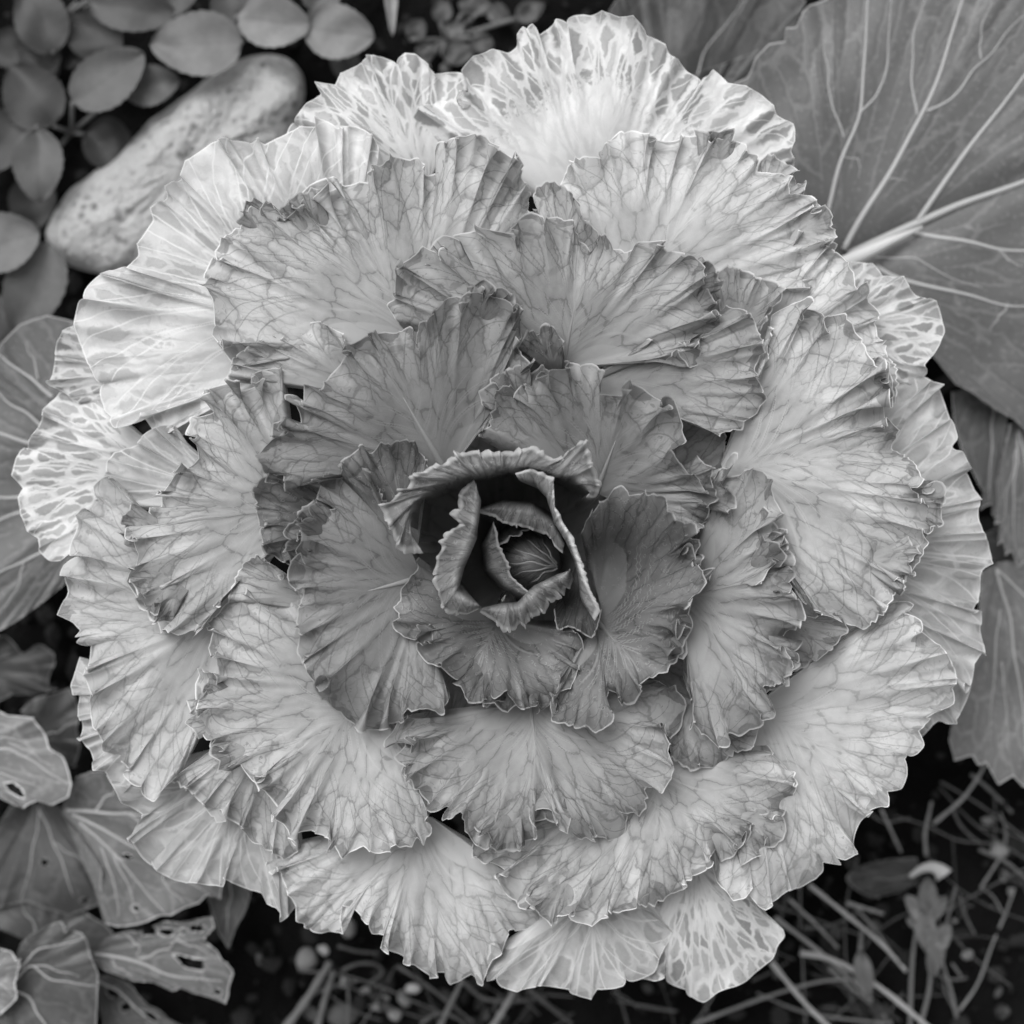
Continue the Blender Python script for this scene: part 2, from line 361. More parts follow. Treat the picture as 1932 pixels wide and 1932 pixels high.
    for j, v in enumerate(vs):
        uk = []
        for (ue, v0, q) in allk:
            t = 0 if v <= v0 else ((v - v0) / (1 - v0)) ** bend
            uk.append(u0 + (ue - u0) * t)
        # forks
        ux = []
        for i in range(len(uk)):
            ux.append(uk[i])
            if i + 1 < len(uk):
                vf = .45 + .2 * ((i * 37) % 10) / 10; t = 0 if v < vf else ((v - vf) / (1 - vf)) ** .8 * .5
                ux.append(uk[i] + (uk[i + 1] - uk[i]) * t)
        ux = np.maximum.accumulate(np.array(ux) + np.arange(len(ux)) * 1e-6)
        ux = np.concatenate([[ux[0] - .08 - 1e-3], ux, [ux[-1] + .08 + 1e-3]])
        W[j] = np.interp(U, ux, np.arange(len(ux)))
        idx = np.clip(np.searchsorted(ux, U) - 1, 0, len(ux) - 2); SP[j] = (ux[idx + 1] - ux[idx]) * rowlen[j]
    hwid = vw * (1 - V2) ** 1.5 + .9
    midm = np.exp(-((U[None] - u0) * rowlen[:, None] / 14) ** 2); hwid = hwid * (1 + .6 * midm)
    rad = np.linalg.norm(E - curves[0], axis=1)
    A = (U[None] - .5) * min(rowlen.max(), np.linalg.norm(np.diff(Es, axis=0), axis=1).sum()) * np.ones_like(V2); B = V2 ** .8 * Lr; ED = (1 - V2) * rad[None]
    if holes:
        for h in holes: ED = np.minimum(ED, polydist(XY[..., 0], XY[..., 1], h))
    P = np.concatenate([XY, Z[..., None]], 2)
    idx = np.arange(nw * nu).reshape(nw, nu)
    F = np.stack([idx[:-1, :-1], idx[:-1, 1:], idx[1:, 1:], idx[1:, :-1]], -1).reshape(-1, 4)
    # make faces look up (towards +z)
    a_, b_, c_ = [P.reshape(-1, 3)[F[:, i]] for i in (0, 1, 2)]
    if np.cross(b_ - a_, c_ - a_)[:, 2].sum() > 0: F = F[:, ::-1]
    if holes:
        ctr = XY.reshape(-1, 2)[F].mean(1); keep = np.ones(len(F), bool)
        for h in holes: keep &= ~inpoly(ctr[:, 0], ctr[:, 1], h)
        F = F[keep]
    o = mesh_obj(name, unproj(P).reshape(-1, 3), F, mat, None, True,
                 {'lc': np.stack([A, B, ED], -1), 'fp': FP, 'vv': np.stack([W, SP, hwid], -1)})
    o.color = (tone, tone, tone, 1)
    if parent: setparent(o, parent)
    SURF[key or o.name] = (P, U, vs, u0)
    return o

def rib(leaf, key, r0=6, v0=0.0, v1=.55, mat=None, name='midrib', lift=.1, uu=None):
    P, U, vs, u0 = SURF[key]; iu = int(round((uu if uu is not None else u0) * (P.shape[1] - 1))); sel = np.where((vs >= v0) & (vs <= v1))[0]
    L = P[sel, iu].copy(); L = gsm(L, 2); L = resample(L, max(8, len(L) // 3)); n = len(L)
    R = r0 * (1 - np.linspace(0, 1, n)) ** .8 + .3
    L[:, 2] += R * lift - R * .55
    V, F = tube_geo(unproj(L), R * K, 8); o = mesh_obj(name, V, F, mat or M['midrib']); o.color = (.8, .8, .8, 1); setparent(o, leaf); return o

def vein_lines(leaf, key, lines, r0=4.0, mat=None, taper=.75):
    """raised veins of a smooth leaf: each polyline is a vein lying on the leaf surface"""
    P = SURF[key][0].reshape(-1, 3)
    for ln in lines:
        rr = r0
        if isinstance(ln, tuple): ln, rr = ln
        L = resample(pts(ln), 46); L = gsm(L, 2.5); jx = Wave(6); L[:, 0] += 2.0 * jx(np.arange(46) / 22.); L[:, 1] += 2.0 * jx(np.arange(46) / 25. + 7)
        z = np.array([P[np.argmin((P[:, 0] - x) ** 2 + (P[:, 1] - y) ** 2), 2] for x, y in L]); z = gsm(z[:, None], 2)[:, 0]
        rr *= 1.1; R = rr * (1 - taper * np.linspace(0, 1, len(L)))
        V, F = tube_geo(unproj(np.column_stack([L, z + .2 * R])), R * K, 7)
        o = mesh_obj('vein', V, F, mat or M['vein']); setparent(o, leaf)

# ------------------------------------------------------------------ ground
def make_ground():
    n = 220; t = np.linspace(-1, 1, n); g = .45 * t + 30 * np.sign(t) * np.abs(t) ** 9
    X, Y = np.meshgrid(g, g); w1, w2_, w3 = Wave(8, 2), Wave(9, 2), Wave(9, 2)
    Zg = .006 * w1(X / .16, Y / .16) + .004 * w2_(X / .05, Y / .05) + .0025 * w3(X / .022, Y / .022) - .004
    Zg = np.where(np.hypot(X, Y) > 1.2, .3 * Zg, Zg)
    idx = np.arange(n * n).reshape(n, n); F = np.stack([idx[:-1, :-1], idx[:-1, 1:], idx[1:, 1:], idx[1:, :-1]], -1).reshape(-1, 4)
    o = mesh_obj('ground', np.stack([X, Y, Zg], -1).reshape(-1, 3), F, M['soil']); o['kind'] = 'structure'
make_ground()
def lump(c, r, sub=1, squash=.8, jag=.25, seed=0):
    import bmesh
    bm = bmesh.new(); bmesh.ops.create_icosphere(bm, subdivisions=sub, radius=1.0); rs = np.random.RandomState(seed)
    ax = 1 + rs.uniform(-.3, .3, 3); fr = rs.uniform(-2.5, 2.5, (4, 3)); p = rs.uniform(0, 6, 4)
    V = []
    for v in bm.verts:
        q = np.array(v.co); k = 1 + jag * sum(math.sin(fr[i] @ q + p[i]) for i in range(4)) / 2
        V.append(np.array(c) + q * k * ax * r * np.array([1, 1, squash]))
    F = [[v.index for v in f.verts] for f in bm.faces]; bm.free(); return V, F
def make_crumbs():
    V, F = [], []; rs = np.random.RandomState(4)
    for i in range(5200):
        x, y = rs.uniform(-.36, .36, 2); r = .0009 + .0055 * rs.rand() ** 3.5
        v, f = lump((x, y, r * .2 - .002 + .004 * rs.rand()), r, 1, .8, .35, i); b = len(V); V += v; F += [[b + k for k in q] for q in f]
    o = mesh_obj('soil_crumbs', V, F, M['crumb'], None, False); o['kind'] = 'stuff'
    tag(o, 'loose dark soil crumbs scattered over the bed', 'soil')
make_crumbs()

# ------------------------------------------------------------------ the ornamental kale
kale = thing('ornamental_kale', 'large ruffled ornamental kale rosette with pale frilled leaves', 'kale', tuple(unproj(np.array([985, 1050, 0.]))))
Z0, DL = 420.0, 26.0
def g_r(x, y):
    r = np.hypot(x - CEN[0], y - CEN[1]); return 115 * (1 - np.exp(-(r / 330.) ** 2))
def leaf(key, L, base, margin, mat, tone=1.0, amp=13, lam=72, edge=0.0, dip=38, bw=16, petiole=True, ribr=0, rv=(0, .55), zx=None, **kw):
    m = pts(margin); b = pts(base)
    if mat in ('mid', 'open', 'inner'): amp *= 1.4; kw.setdefault('roll', 1.25); kw.setdefault('pw', 4.2); kw.setdefault('tuck', 45.0); kw.setdefault('teeth', 9.0); kw.setdefault('pinch', int(len(m) / 7))
    else: kw.setdefault('roll', .7); kw.setdefault('tuck', 25.0); kw.setdefault('pinch', int(len(m) / 16))
    if len(b) == 1:
        dirv = m[-1] - m[0]; dirv = dirv / (np.linalg.norm(dirv) + 1e-6)
        b = np.array([b[0] - dirv * bw, b[0], b[0] + dirv * bw])
    def zf(x, y, v):
        z = Z0 + DL * L + g_r(x, y) - dip * (1 - v) ** 2.2 + edge * v ** 3
        return z + (zx(x, y, v) if zx else 0)
    o = sheet('leaf', [(0, b, zf), (1, m, zf)], M[mat], kale, tone, amp, lam, key=key, **kw)
    if ribr: rib(o, key, ribr, *rv)
    if petiole:
        P, U, vs, u0 = SURF[key]; q = P[0, int(u0 * (P.shape[1] - 1))]; dirc = CEN - q[:2]; dd = np.linalg.norm(dirc)
        if dd > 60:
            n = 12; t = np.linspace(0, 1, n)[:, None]; end = np.array([*(CEN - dirc / dd * 22), max(120, min(q[2] - 60, 190))])
            pth = q[None] * (1 - t) + end[None] * t; pth[:, 2] -= 30 * np.sin(t[:, 0] * math.pi) + 6
            V, F = tube_geo(unproj(pth), (9 + 5 * t[:, 0]) * K, 8); po = mesh_obj('petiole', V, F, M['stalk']); setparent(po, o)
    return o
# stalk
V, F = tube_geo(unproj(np.array([[985, 1050, z] for z in (-20, 80, 180, 270, 330)])), np.array([42, 36, 34, 34, 16]) * K, 16)
setparent(mesh_obj('stalk', V, F, M['stalk']), kale)

# --- outermost, pale veined
leaf('tt', 3.2, '1130,430', '770,250 770,238 787,201 821,190 842,172 866,168 878,150 869,129 889,105 930,92 961,99 974,88 974,65 984,51 995,54 1008,44 1022,65 1035,51 1046,36 1059,39 1093,27 1114,29 1134,17 1168,29 1195,27 1216,54 1222,68 1253,80 1260,99 1284,116 1294,133 1311,143 1319,153 1350,131 1374,156 1404,158 1431,173 1459,197 1469,221 1499,235 1501,262 1493,286 1499,299 1496,323 1470,360', 'lace', .93, 9, 105, -35, ger=.5, nv=11, vw=5, teeth=.8)
leaf('tl', 2.4, '800,340', '530,290 541,252 544,235 578,194 605,177 592,153 632,160 643,136 672,122 695,102 723,107 743,121 757,109 767,99 785,102 804,116 814,129 823,139 845,136 869,136 900,170', 'lace2', 1.0, 9, 80, -30, ger=.5, nv=7, vw=5, teeth=.8)
leaf('rl', 2.4, '1540,640', '1605,493 1652,498 1666,520 1707,520 1727,554 1768,568 1775,592 1783,626 1775,650 1765,668 1748,685 1748,706 1720,740', 'lace2', .97, 8, 70, -30, ger=.5, nv=5, teeth=.8)
leaf('sp', 2.0, '330,700', '150,610 116,622 105,646 104,670 100,702 87,726 116,740 160,770 190,790', 'lace2', .85, 8, 60, -20, ger=.5, nv=5, teeth=.8)
leaf('ll1', 2.6, '330,890', '200,760 150,738 112,740 102,753 80,770 73,801 44,835 27,872 20,896 43,920 32,937 36,971 51,1005 70,1012 75,1042 92,1058 112,1059 131,1046 140,1020 180,1000', 'lace2', 1.0, 8, 80, -35, ger=.5, nv=7, vw=5, teeth=.8)
leaf('ro', 3.0, '1440,1030', '1700,690 1741,709 1765,723 1785,729 1775,743 1782,757 1790,785 1805,808 1816,842 1826,865 1834,889 1826,899 1843,927 1853,937 1846,974 1860,1012 1875,1061 1853,1080 1850,1093 1850,1124 1833,1151 1856,1165 1850,1195 1863,1229 1839,1256 1839,1284 1833,1295 1822,1326 1812,1346 1799,1370 1770,1360 1740,1390', 'outer2', 0.9, 13, 74, -35, nv=13, teeth=1.2)
leaf('b6', 2.5, '1300,1600', '1180,1840 1229,1853 1239,1850 1267,1863 1292,1867 1299,1880 1329,1892 1357,1873 1387,1863 1411,1850 1425,1836 1459,1809 1469,1785 1482,1765 1479,1754 1469,1744 1459,1741 1445,1720 1430,1690', 'lace2', 0.9, 7, 90, -30, ger=.5, nv=7, vw=4, teeth=.6)
leaf('b5', 3.4, '1120,1660', '920,1800 916,1850 940,1843 954,1867 971,1873 991,1867 1029,1860 1073,1867 1083,1877 1114,1887 1127,1867 1168,1867 1205,1850 1229,1840 1250,1800 1270,1760 1240,1700', 'outer2', 0.9, 9, 80, -30, nv=7, teeth=1)
leaf('l6', 3.0, '500,1400', '200,1462 218,1496 238,1527 265,1533 265,1547 238,1578 258,1598 265,1615 282,1632 303,1649 323,1659 354,1666 374,1669 418,1676 422,1656 439,1666 462,1676 490,1683 500,1703 520,1714 537,1741 551,1720 580,1680', 'outer2', 0.78, 13, 80, -30, nv=9, teeth=1)
leaf('l5', 3.3, '400,1310', '150,1240 133,1292 136,1312 150,1319 143,1346 156,1374 143,1391 170,1418 173,1452 204,1462 218,1496 245,1500 300,1490', 'outer2', 0.8, 9, 60, -25, nv=7, teeth=1)
leaf('lu', 4.3, '640,640', '300,850 275,784 238,804 218,811 201,794 194,767 184,733 173,706 167,689 150,648 139,619 141,588 153,575 163,541 197,510 238,507 262,479 262,452 291,413 282,394 318,369 309,349 340,340 350,303 391,275 425,257 469,269 479,257 503,272 541,252 564,238 592,238 602,218 630,240 672,238 706,255 719,282 730,330', 'outer2', 1.04, 13, 84, -25, nv=15, vw=5, teeth=1.5)
leaf('lm', 4.5, '480,960', '180,960 190,915 201,889 201,869 221,852 258,842 272,818 296,804 323,799 326,818 347,831 370,850', 'outer', .82, 9, 60, -15, nv=5)
leaf('b4', 4.8, '800,1540', '540,1590 500,1630 530,1650 540,1690 558,1710 554,1731 578,1765 605,1761 622,1758 646,1766 644,1710 660,1712 675,1727 685,1751 706,1775 716,1758 712,1785 724,1816 750,1812 763,1822 794,1826 804,1846 831,1836 842,1836 855,1860 882,1839 910,1861 916,1850 927,1819 950,1799 957,1758 998,1751 1022,1735 1000,1680 980,1640', 'open', 1.0, 14, 66, -40, nv=13, teeth=2, roll=.7, ger=.6)
leaf('l4', 5.3, '450,1150', '240,930 218,903 190,901 172,920 184,933 170,954 150,962 139,974 146,995 129,1029 136,1052 114,1063 109,1093 129,1117 104,1154 136,1175 150,1188 141,1202 153,1202 141,1212 167,1236 163,1270 156,1280 177,1302 167,1333 170,1363 190,1391 194,1421 218,1428 245,1452 235,1469 282,1516 310,1490 345,1450 374,1400 385,1350', 'open', .88, 12, 78, -25, nv=13, teeth=1.5, roll=.7, ger=.6)
leaf('l7', 5.0, '540,1330', '290,1490 330,1470 370,1500 400,1545 440,1545 470,1590 500,1600 540,1620 570,1600', 'open', .78, 11, 60, -15, nv=7)
leaf('m2', 6.0, '1200,560', '1059,420 1050,380 1059,343 1076,306 1124,292 1144,272 1175,250 1222,252 1260,265 1294,258 1336,252 1350,262 1394,265 1408,286 1431,299 1431,326 1452,326 1486,330 1496,364 1537,374 1540,401 1557,418 1550,439 1564,462 1574,479 1560,520 1500,560', 'open', 1.02, 14, 74, -10, nv=11, roll=.7, ger=.6)
leaf('mr', 5.4, '1380,700', '1500,430 1564,462 1574,479 1605,486 1606,510 1615,530 1635,534 1646,541 1652,574 1663,585 1652,612 1669,648 1690,700 1690,760', 'open', 1.1, 12, 64, -10, nv=7)
leaf('t5', 6.9, '1370,660', '1325,560 1335,520 1370,505 1400,510 1440,530 1482,541 1470,575 1445,595 1430,640', 'mid', 0.75, 8, 60, nv=5)
leaf('t4', 7.2, '1070,540', '1000,440 1001,405 1003,381 1015,354 1035,342 1059,350 1080,360 1093,381 1107,418 1131,439 1130,480', 'mid', .85, 9, 52, nv=5)
leaf('br', 5.6, '1420,1340', '1600,1190 1652,1164 1683,1137 1714,1130 1717,1164 1742,1175 1744,1195 1775,1215 1790,1235 1805,1275 1805,1309 1802,1329 1761,1343 1758,1353 1732,1384 1746,1404 1731,1431 1708,1442 1712,1465 1702,1489 1678,1489 1680,1520 1659,1527 1649,1545 1618,1564 1617,1615 1595,1624 1571,1618 1581,1637 1550,1629 1547,1649 1533,1663 1513,1673 1486,1680 1462,1700 1442,1719 1415,1690 1380,1700 1350,1660 1340,1620', 'open', 1.02, 12, 80, -30, nv=15, teeth=2, roll=.7, ger=.6)
leaf('b3', 6.6, '1230,1430', '890,1590 889,1612 910,1629 944,1632 940,1659 950,1680 971,1693 978,1710 1008,1724 1039,1717 1052,1727 1080,1737 1114,1748 1137,1731 1151,1717 1185,1720 1202,1714 1233,1703 1270,1690 1294,1676 1302,1659 1343,1642 1346,1622 1357,1591 1411,1598 1452,1581 1452,1554 1500,1500 1495,1450 1440,1400', 'mid', 1.05, 13, 76, -20, nv=13)
leaf('m1', 6.5, '790,650', '1005,440 998,398 995,340 984,303 954,289 927,272 906,252 855,262 818,286 821,299 835,326 815,335 804,320 787,297 760,303 740,289 726,308 692,297 682,320 680,354 655,350 638,330 622,357 592,354 571,360 575,388 544,388 534,405 507,377 476,386 459,391 449,435 425,439 413,459 413,476 415,500 401,490 391,503 394,524 377,544 381,558 405,581 401,598 405,629 422,657 440,690 500,700', 'mid', 1.02, 15, 78, -5, nv=15)
leaf('m1b', 6.6, '690,740', '430,720 440,675 470,650 500,635 534,640 551,629 578,609 609,609 639,629 660,660', 'open', .9, 10, 56, nv=5)
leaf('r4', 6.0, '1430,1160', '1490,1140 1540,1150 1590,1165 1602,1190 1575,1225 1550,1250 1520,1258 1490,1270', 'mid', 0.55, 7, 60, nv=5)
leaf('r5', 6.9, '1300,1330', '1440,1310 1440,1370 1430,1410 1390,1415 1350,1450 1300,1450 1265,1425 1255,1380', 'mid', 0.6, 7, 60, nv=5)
leaf('l3', 7.1, '570,960', '540,720 527,690 486,692 483,719 452,736 449,723 432,721 384,733 379,753 384,770 401,779 367,780 354,801 357,821 347,831 355,842 355,859 367,869 330,876 326,899 296,927 299,933 300,960 279,961 296,988 238,995 231,1008 252,1049 241,1080 238,1103 265,1125 258,1131 282,1144 299,1182 320,1199 364,1212 377,1182 391,1158 418,1131 435,1114 470,1080 510,1060', 'mid', 1.0, 15, 72, -10, nv=15)
leaf('l2b', 7.6, '620,1150', '430,1140 435,1117 449,1076 462,1059 483,1047 510,1056 541,1083 575,1110', 'mid', .95, 8, 60, nv=5)
leaf('l2', 8.0, '690,1310', '590,1110 530,1105 476,1117 456,1124 435,1131 401,1168 394,1188 401,1199 394,1216 401,1250 391,1275 372,1285 374,1309 371,1340 391,1346 377,1367 381,1391 398,1401 401,1416 415,1414 435,1428 439,1447 456,1448 459,1469 490,1469 490,1486 510,1510 524,1510 510,1527 510,1547 541,1564 539,1591 578,1567 588,1571 626,1581 629,1615 658,1601 672,1624 685,1595 706,1612 726,1615 740,1601 774,1595 787,1581 801,1598 801,1578 818,1574 810,1510 790,1450 780,1400', 'mid', 1.02, 15, 74, -20, nv=15, ribr=0)
leaf('r2', 8.0, '1365,890', '1385,800 1420,740 1446,680 1450,620 1465,585 1513,564 1520,590 1550,575 1560,605 1600,600 1622,638 1629,655 1646,682 1669,695 1683,716 1686,736 1666,753 1673,774 1663,801 1680,790 1700,811 1683,848 1724,872 1744,899 1734,913 1734,944 1751,957 1761,988 1737,1008 1751,1032 1741,1059 1714,1086 1690,1110 1676,1148 1652,1164 1625,1185 1591,1175 1544,1154 1520,1168 1513,1127 1495,1080 1460,1030', 'mid', 1.06, 14, 78, -15, nv=15, vw=5)
leaf('t2', 8.5, '1120,730', '1200,640 1300,650 1340,620 1372,577 1400,585 1425,600 1440,650 1445,715 1440,760 1415,790 1360,822 1325,808 1310,790 1270,780', 'mid', 0.74, 10, 70, nv=7)
leaf('t1', 9.0, '1062,690', '760,620 729,578 750,575 740,530 743,503 787,476 814,479 838,466 869,442 899,442 918,422 954,442 978,411 1012,403 1063,415 1083,415 1097,452 1107,466 1127,442 1165,456 1171,473 1199,476 1216,456 1243,456 1263,476 1294,479 1319,483 1331,503 1331,527 1329,558 1353,575 1360,605 1319,646 1310,690 1297,695 1285,660 1240,690', 'mid', 0.78, 15, 70, 0, nv=15, ribr=6, rv=(0, .5))
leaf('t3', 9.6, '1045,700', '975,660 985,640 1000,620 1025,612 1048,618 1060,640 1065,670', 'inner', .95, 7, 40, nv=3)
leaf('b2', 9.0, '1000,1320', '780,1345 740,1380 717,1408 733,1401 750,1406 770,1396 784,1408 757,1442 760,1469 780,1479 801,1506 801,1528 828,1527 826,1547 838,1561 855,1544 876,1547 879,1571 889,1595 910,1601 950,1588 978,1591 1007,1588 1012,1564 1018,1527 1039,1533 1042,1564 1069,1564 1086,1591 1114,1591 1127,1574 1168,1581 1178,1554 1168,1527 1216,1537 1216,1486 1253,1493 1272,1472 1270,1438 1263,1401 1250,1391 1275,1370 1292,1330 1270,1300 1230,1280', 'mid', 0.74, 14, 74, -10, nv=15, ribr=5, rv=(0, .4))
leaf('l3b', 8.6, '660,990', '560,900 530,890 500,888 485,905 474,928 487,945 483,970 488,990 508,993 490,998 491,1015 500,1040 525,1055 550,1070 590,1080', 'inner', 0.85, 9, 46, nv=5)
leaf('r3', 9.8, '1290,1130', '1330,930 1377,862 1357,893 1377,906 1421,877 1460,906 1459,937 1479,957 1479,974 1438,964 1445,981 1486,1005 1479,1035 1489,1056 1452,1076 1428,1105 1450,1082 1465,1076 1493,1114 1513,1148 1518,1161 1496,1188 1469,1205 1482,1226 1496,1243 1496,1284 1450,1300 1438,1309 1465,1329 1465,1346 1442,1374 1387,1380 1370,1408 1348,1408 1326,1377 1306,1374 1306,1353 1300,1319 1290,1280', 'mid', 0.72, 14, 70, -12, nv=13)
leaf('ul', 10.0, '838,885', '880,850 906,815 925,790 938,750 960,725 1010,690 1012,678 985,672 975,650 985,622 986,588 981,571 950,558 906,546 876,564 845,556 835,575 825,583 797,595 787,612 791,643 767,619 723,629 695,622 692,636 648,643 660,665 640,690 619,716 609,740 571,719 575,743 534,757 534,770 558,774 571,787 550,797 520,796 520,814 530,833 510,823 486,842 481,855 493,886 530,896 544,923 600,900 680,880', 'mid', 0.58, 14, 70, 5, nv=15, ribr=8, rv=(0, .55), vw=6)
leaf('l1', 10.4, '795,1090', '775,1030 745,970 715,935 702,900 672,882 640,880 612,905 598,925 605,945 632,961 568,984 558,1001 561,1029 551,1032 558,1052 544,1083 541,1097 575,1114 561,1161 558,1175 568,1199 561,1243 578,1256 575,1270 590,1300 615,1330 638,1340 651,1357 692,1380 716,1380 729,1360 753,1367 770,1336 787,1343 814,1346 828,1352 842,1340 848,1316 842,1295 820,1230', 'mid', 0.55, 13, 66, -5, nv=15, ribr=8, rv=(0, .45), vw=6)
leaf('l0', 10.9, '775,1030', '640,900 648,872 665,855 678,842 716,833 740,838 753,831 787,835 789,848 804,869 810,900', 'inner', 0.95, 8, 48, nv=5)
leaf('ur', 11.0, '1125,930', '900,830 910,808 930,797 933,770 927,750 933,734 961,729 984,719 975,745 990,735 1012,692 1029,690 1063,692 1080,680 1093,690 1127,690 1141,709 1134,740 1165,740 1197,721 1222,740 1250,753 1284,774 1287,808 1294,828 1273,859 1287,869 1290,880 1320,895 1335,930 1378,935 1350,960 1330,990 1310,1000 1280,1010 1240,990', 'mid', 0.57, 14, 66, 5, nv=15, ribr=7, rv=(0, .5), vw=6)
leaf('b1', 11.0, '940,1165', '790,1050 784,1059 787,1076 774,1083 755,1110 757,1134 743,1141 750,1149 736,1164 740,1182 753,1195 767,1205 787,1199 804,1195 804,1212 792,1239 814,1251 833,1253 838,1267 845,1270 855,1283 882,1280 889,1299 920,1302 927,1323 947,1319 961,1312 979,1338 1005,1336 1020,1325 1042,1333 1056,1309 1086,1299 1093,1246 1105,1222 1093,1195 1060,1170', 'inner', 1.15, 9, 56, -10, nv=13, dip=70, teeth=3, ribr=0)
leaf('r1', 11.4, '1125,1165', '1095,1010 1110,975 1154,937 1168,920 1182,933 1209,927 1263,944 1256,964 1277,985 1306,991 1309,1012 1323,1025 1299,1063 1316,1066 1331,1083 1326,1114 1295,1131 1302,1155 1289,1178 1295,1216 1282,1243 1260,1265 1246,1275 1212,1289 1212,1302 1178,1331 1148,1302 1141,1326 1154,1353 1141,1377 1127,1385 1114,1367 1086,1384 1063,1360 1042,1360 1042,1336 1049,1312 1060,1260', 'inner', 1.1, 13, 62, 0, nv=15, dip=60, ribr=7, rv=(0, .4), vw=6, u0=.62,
     zx=lambda x, y, v: -115 * np.exp(-((x - 1150) / 70.) ** 2 - ((y - 1055) / 80.) ** 2) * (1 - v ** 4) + 75 * np.exp(-((y - 960) / 60.) ** 2) * v ** 2)

# --- older leaves underneath, seen only through the gaps
for i, a in enumerate(np.radians([10, 65, 120, 175, 235, 300])):
    t = a + np.radians(np.linspace(-48, 48, 14)); rr = 430 + 16 * np.sin(np.arange(14) * 2.1 + i)
    leaf('under%d' % i, 4.9, [tuple(CEN + 40 * np.array([math.cos(a), math.sin(a)]))], np.stack([CEN[0] + rr * np.cos(t), CEN[1] + rr * np.sin(t)], 1), 'mid', .5, 6, 90, nv=7, petiole=False, step=6, pinch=0, roll=0)

# --- small secondary lobes showing between the big leaves
LAY = dict(ul=(10.0, 'mid', .58), l1=(10.4, 'mid', .55), ur=(11.0, 'mid', .57), t1=(9.0, 'mid', .78), b2=(9.0, 'mid', .74), r3=(9.8, 'mid', .72), l2=(8.0, 'mid', 1.0), r2=(8.0, 'mid', 1.05), l3=(7.1, 'mid', 1.0), m1=(6.5, 'mid', 1.0), m2=(6.0, 'open', 1.0), b3=(6.6, 'mid', 1.05), b1=(11.0, 'inner', 1.1), r1=(11.4, 'inner', 1.1))
fr = np.random.RandomState(5)
for key, (L_, mt, tn) in LAY.items():
    P_ = SURF[key][0]; nu_ = P_.shape[1]
    for f in fr.uniform(.12, .88, 3 if nu_ > 180 else 2):
        q = P_[-1, int(f * (nu_ - 1)), :2]; q0 = P_[int(P_.shape[0] * .45), int(f * (nu_ - 1)), :2]; d_ = q - q0; d_ = d_ / (np.linalg.norm(d_) + 1e-6); ang = math.atan2(d_[1], d_[0]) + fr.uniform(-.35, .35)
        base = q - d_ * fr.uniform(70, 100); rr = np.linalg.norm(q - base) + fr.uniform(12, 30); hw = fr.uniform(.42, .7)
        t = ang + np.linspace(-hw, hw, 9); rad_ = rr * (1 + .07 * np.sin(np.arange(9) * 2.3 + fr.rand() * 6) - .10 * (np.linspace(-1, 1, 9)) ** 2)
        leaf('frill_' + key + str(int(f * 100)), L_ - .45, [tuple(base)], np.stack([base[0] + rad_ * np.cos(t), base[1] + rad_ * np.sin(t)], 1), mt, tn * fr.uniform(.62, .95), 9, 48, nv=5, petiole=False, pinch=2, roll=1.1, dip=20)

# --- heart of the rosette: cupped leaves round a closed bud
def cup(key, secs, tone=1.0, amp=5, lam=40, **kw):
    kw.setdefault('und', 2); kw.setdefault('pw', 4.5); kw.setdefault('teeth', 3.0); kw.setdefault('nv', 9)
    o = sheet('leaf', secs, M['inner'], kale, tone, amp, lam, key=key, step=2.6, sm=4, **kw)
    md = o.modifiers.new('thickness', 'SOLIDIFY'); md.thickness = .0004; md.offset = 0
    return o
cup('c8', [(0, '1090,1060 1110,1060', 600), (1, '1045,1150 1052,1188 1076,1182 1100,1195 1114,1205 1127,1182 1135,1150', 760)], .8)
cup('c7', [(0, '815,1010 825,950 880,915 960,900 1040,905 1090,930', 470), (.5, '790,1000 800,945 875,908 960,893 1050,900 1100,935', 690),
           (.8, '772,1000 772,954 808,920 848,899 893,889 944,882 995,877 1046,889 1085,895 1115,930', 850),
           (1, '800,1044 760,1040 740,1000 721,959 740,945 755,927 770,927 775,903 818,881 838,876 869,855 894,848 906,862 937,853 981,855 1003,843 1022,855 1056,872 1076,848 1105,831 1110,855 1114,876 1124,896 1131,920 1124,937 1108,937', 840)], 1.25, 8, 42, teeth=10)
cup('c6', [(0, '1010,915 1048,945 1065,1000 1085,1050 1095,1100 1105,1150', 470), (.8, '977,902 1007,904 1033,925 1047,980 1070,1016 1088,1056 1100,1102 1112,1155', 838),
           (1, '972,893 1000,885 1045,903 1044,930 1053,972 1076,1008 1094,1049 1105,1090 1113,1112 1132,1152 1122,1172', 842)], 1.35, 3, 30, teeth=4)
cup('c4', [(0, '890,930 893,985 882,1040 870,1090 890,1130', 450), (.55, '899,920 906,944 896,1015 882,1046 869,1076 862,1114 903,1141', 825),
           (1, '894,905 865,933 869,954 855,972 872,991 852,998 833,1022 838,1032 825,1049 823,1076 823,1097 828,1120 838,1148 859,1154 879,1160 903,1148', 800)], 1.3, 5, 26, nv=13, teeth=9)
cup('c5', [(0, '915,1148 978,1143 1015,1112 1060,1085', 450), (.6, '910,1148 978,1141 1012,1107 1046,1090 1076,1076', 805),
           (1, '905,1154 933,1171 940,1178 957,1188 973,1185 978,1175 993,1182 995,1165 1015,1159 1017,1153 1030,1154 1035,1131 1051,1131 1051,1114 1063,1120 1064,1108 1076,1112 1081,1093 1074,1073', 790)], 1.35, 5, 26, teeth=8)
dome = lambda x, y, v: 670 - ((x - 995) ** 2 + (y - 1055) ** 2) / 55.
hb = cup('heart', [(0, '1056,1052 1060,1068 1054,1084', dome), (1, '1040,995 1000,980 955,992 928,1050 942,1100 985,1128 1035,1118', dome)], 1.0, 3, 50, nv=13, vw=5, und=4)
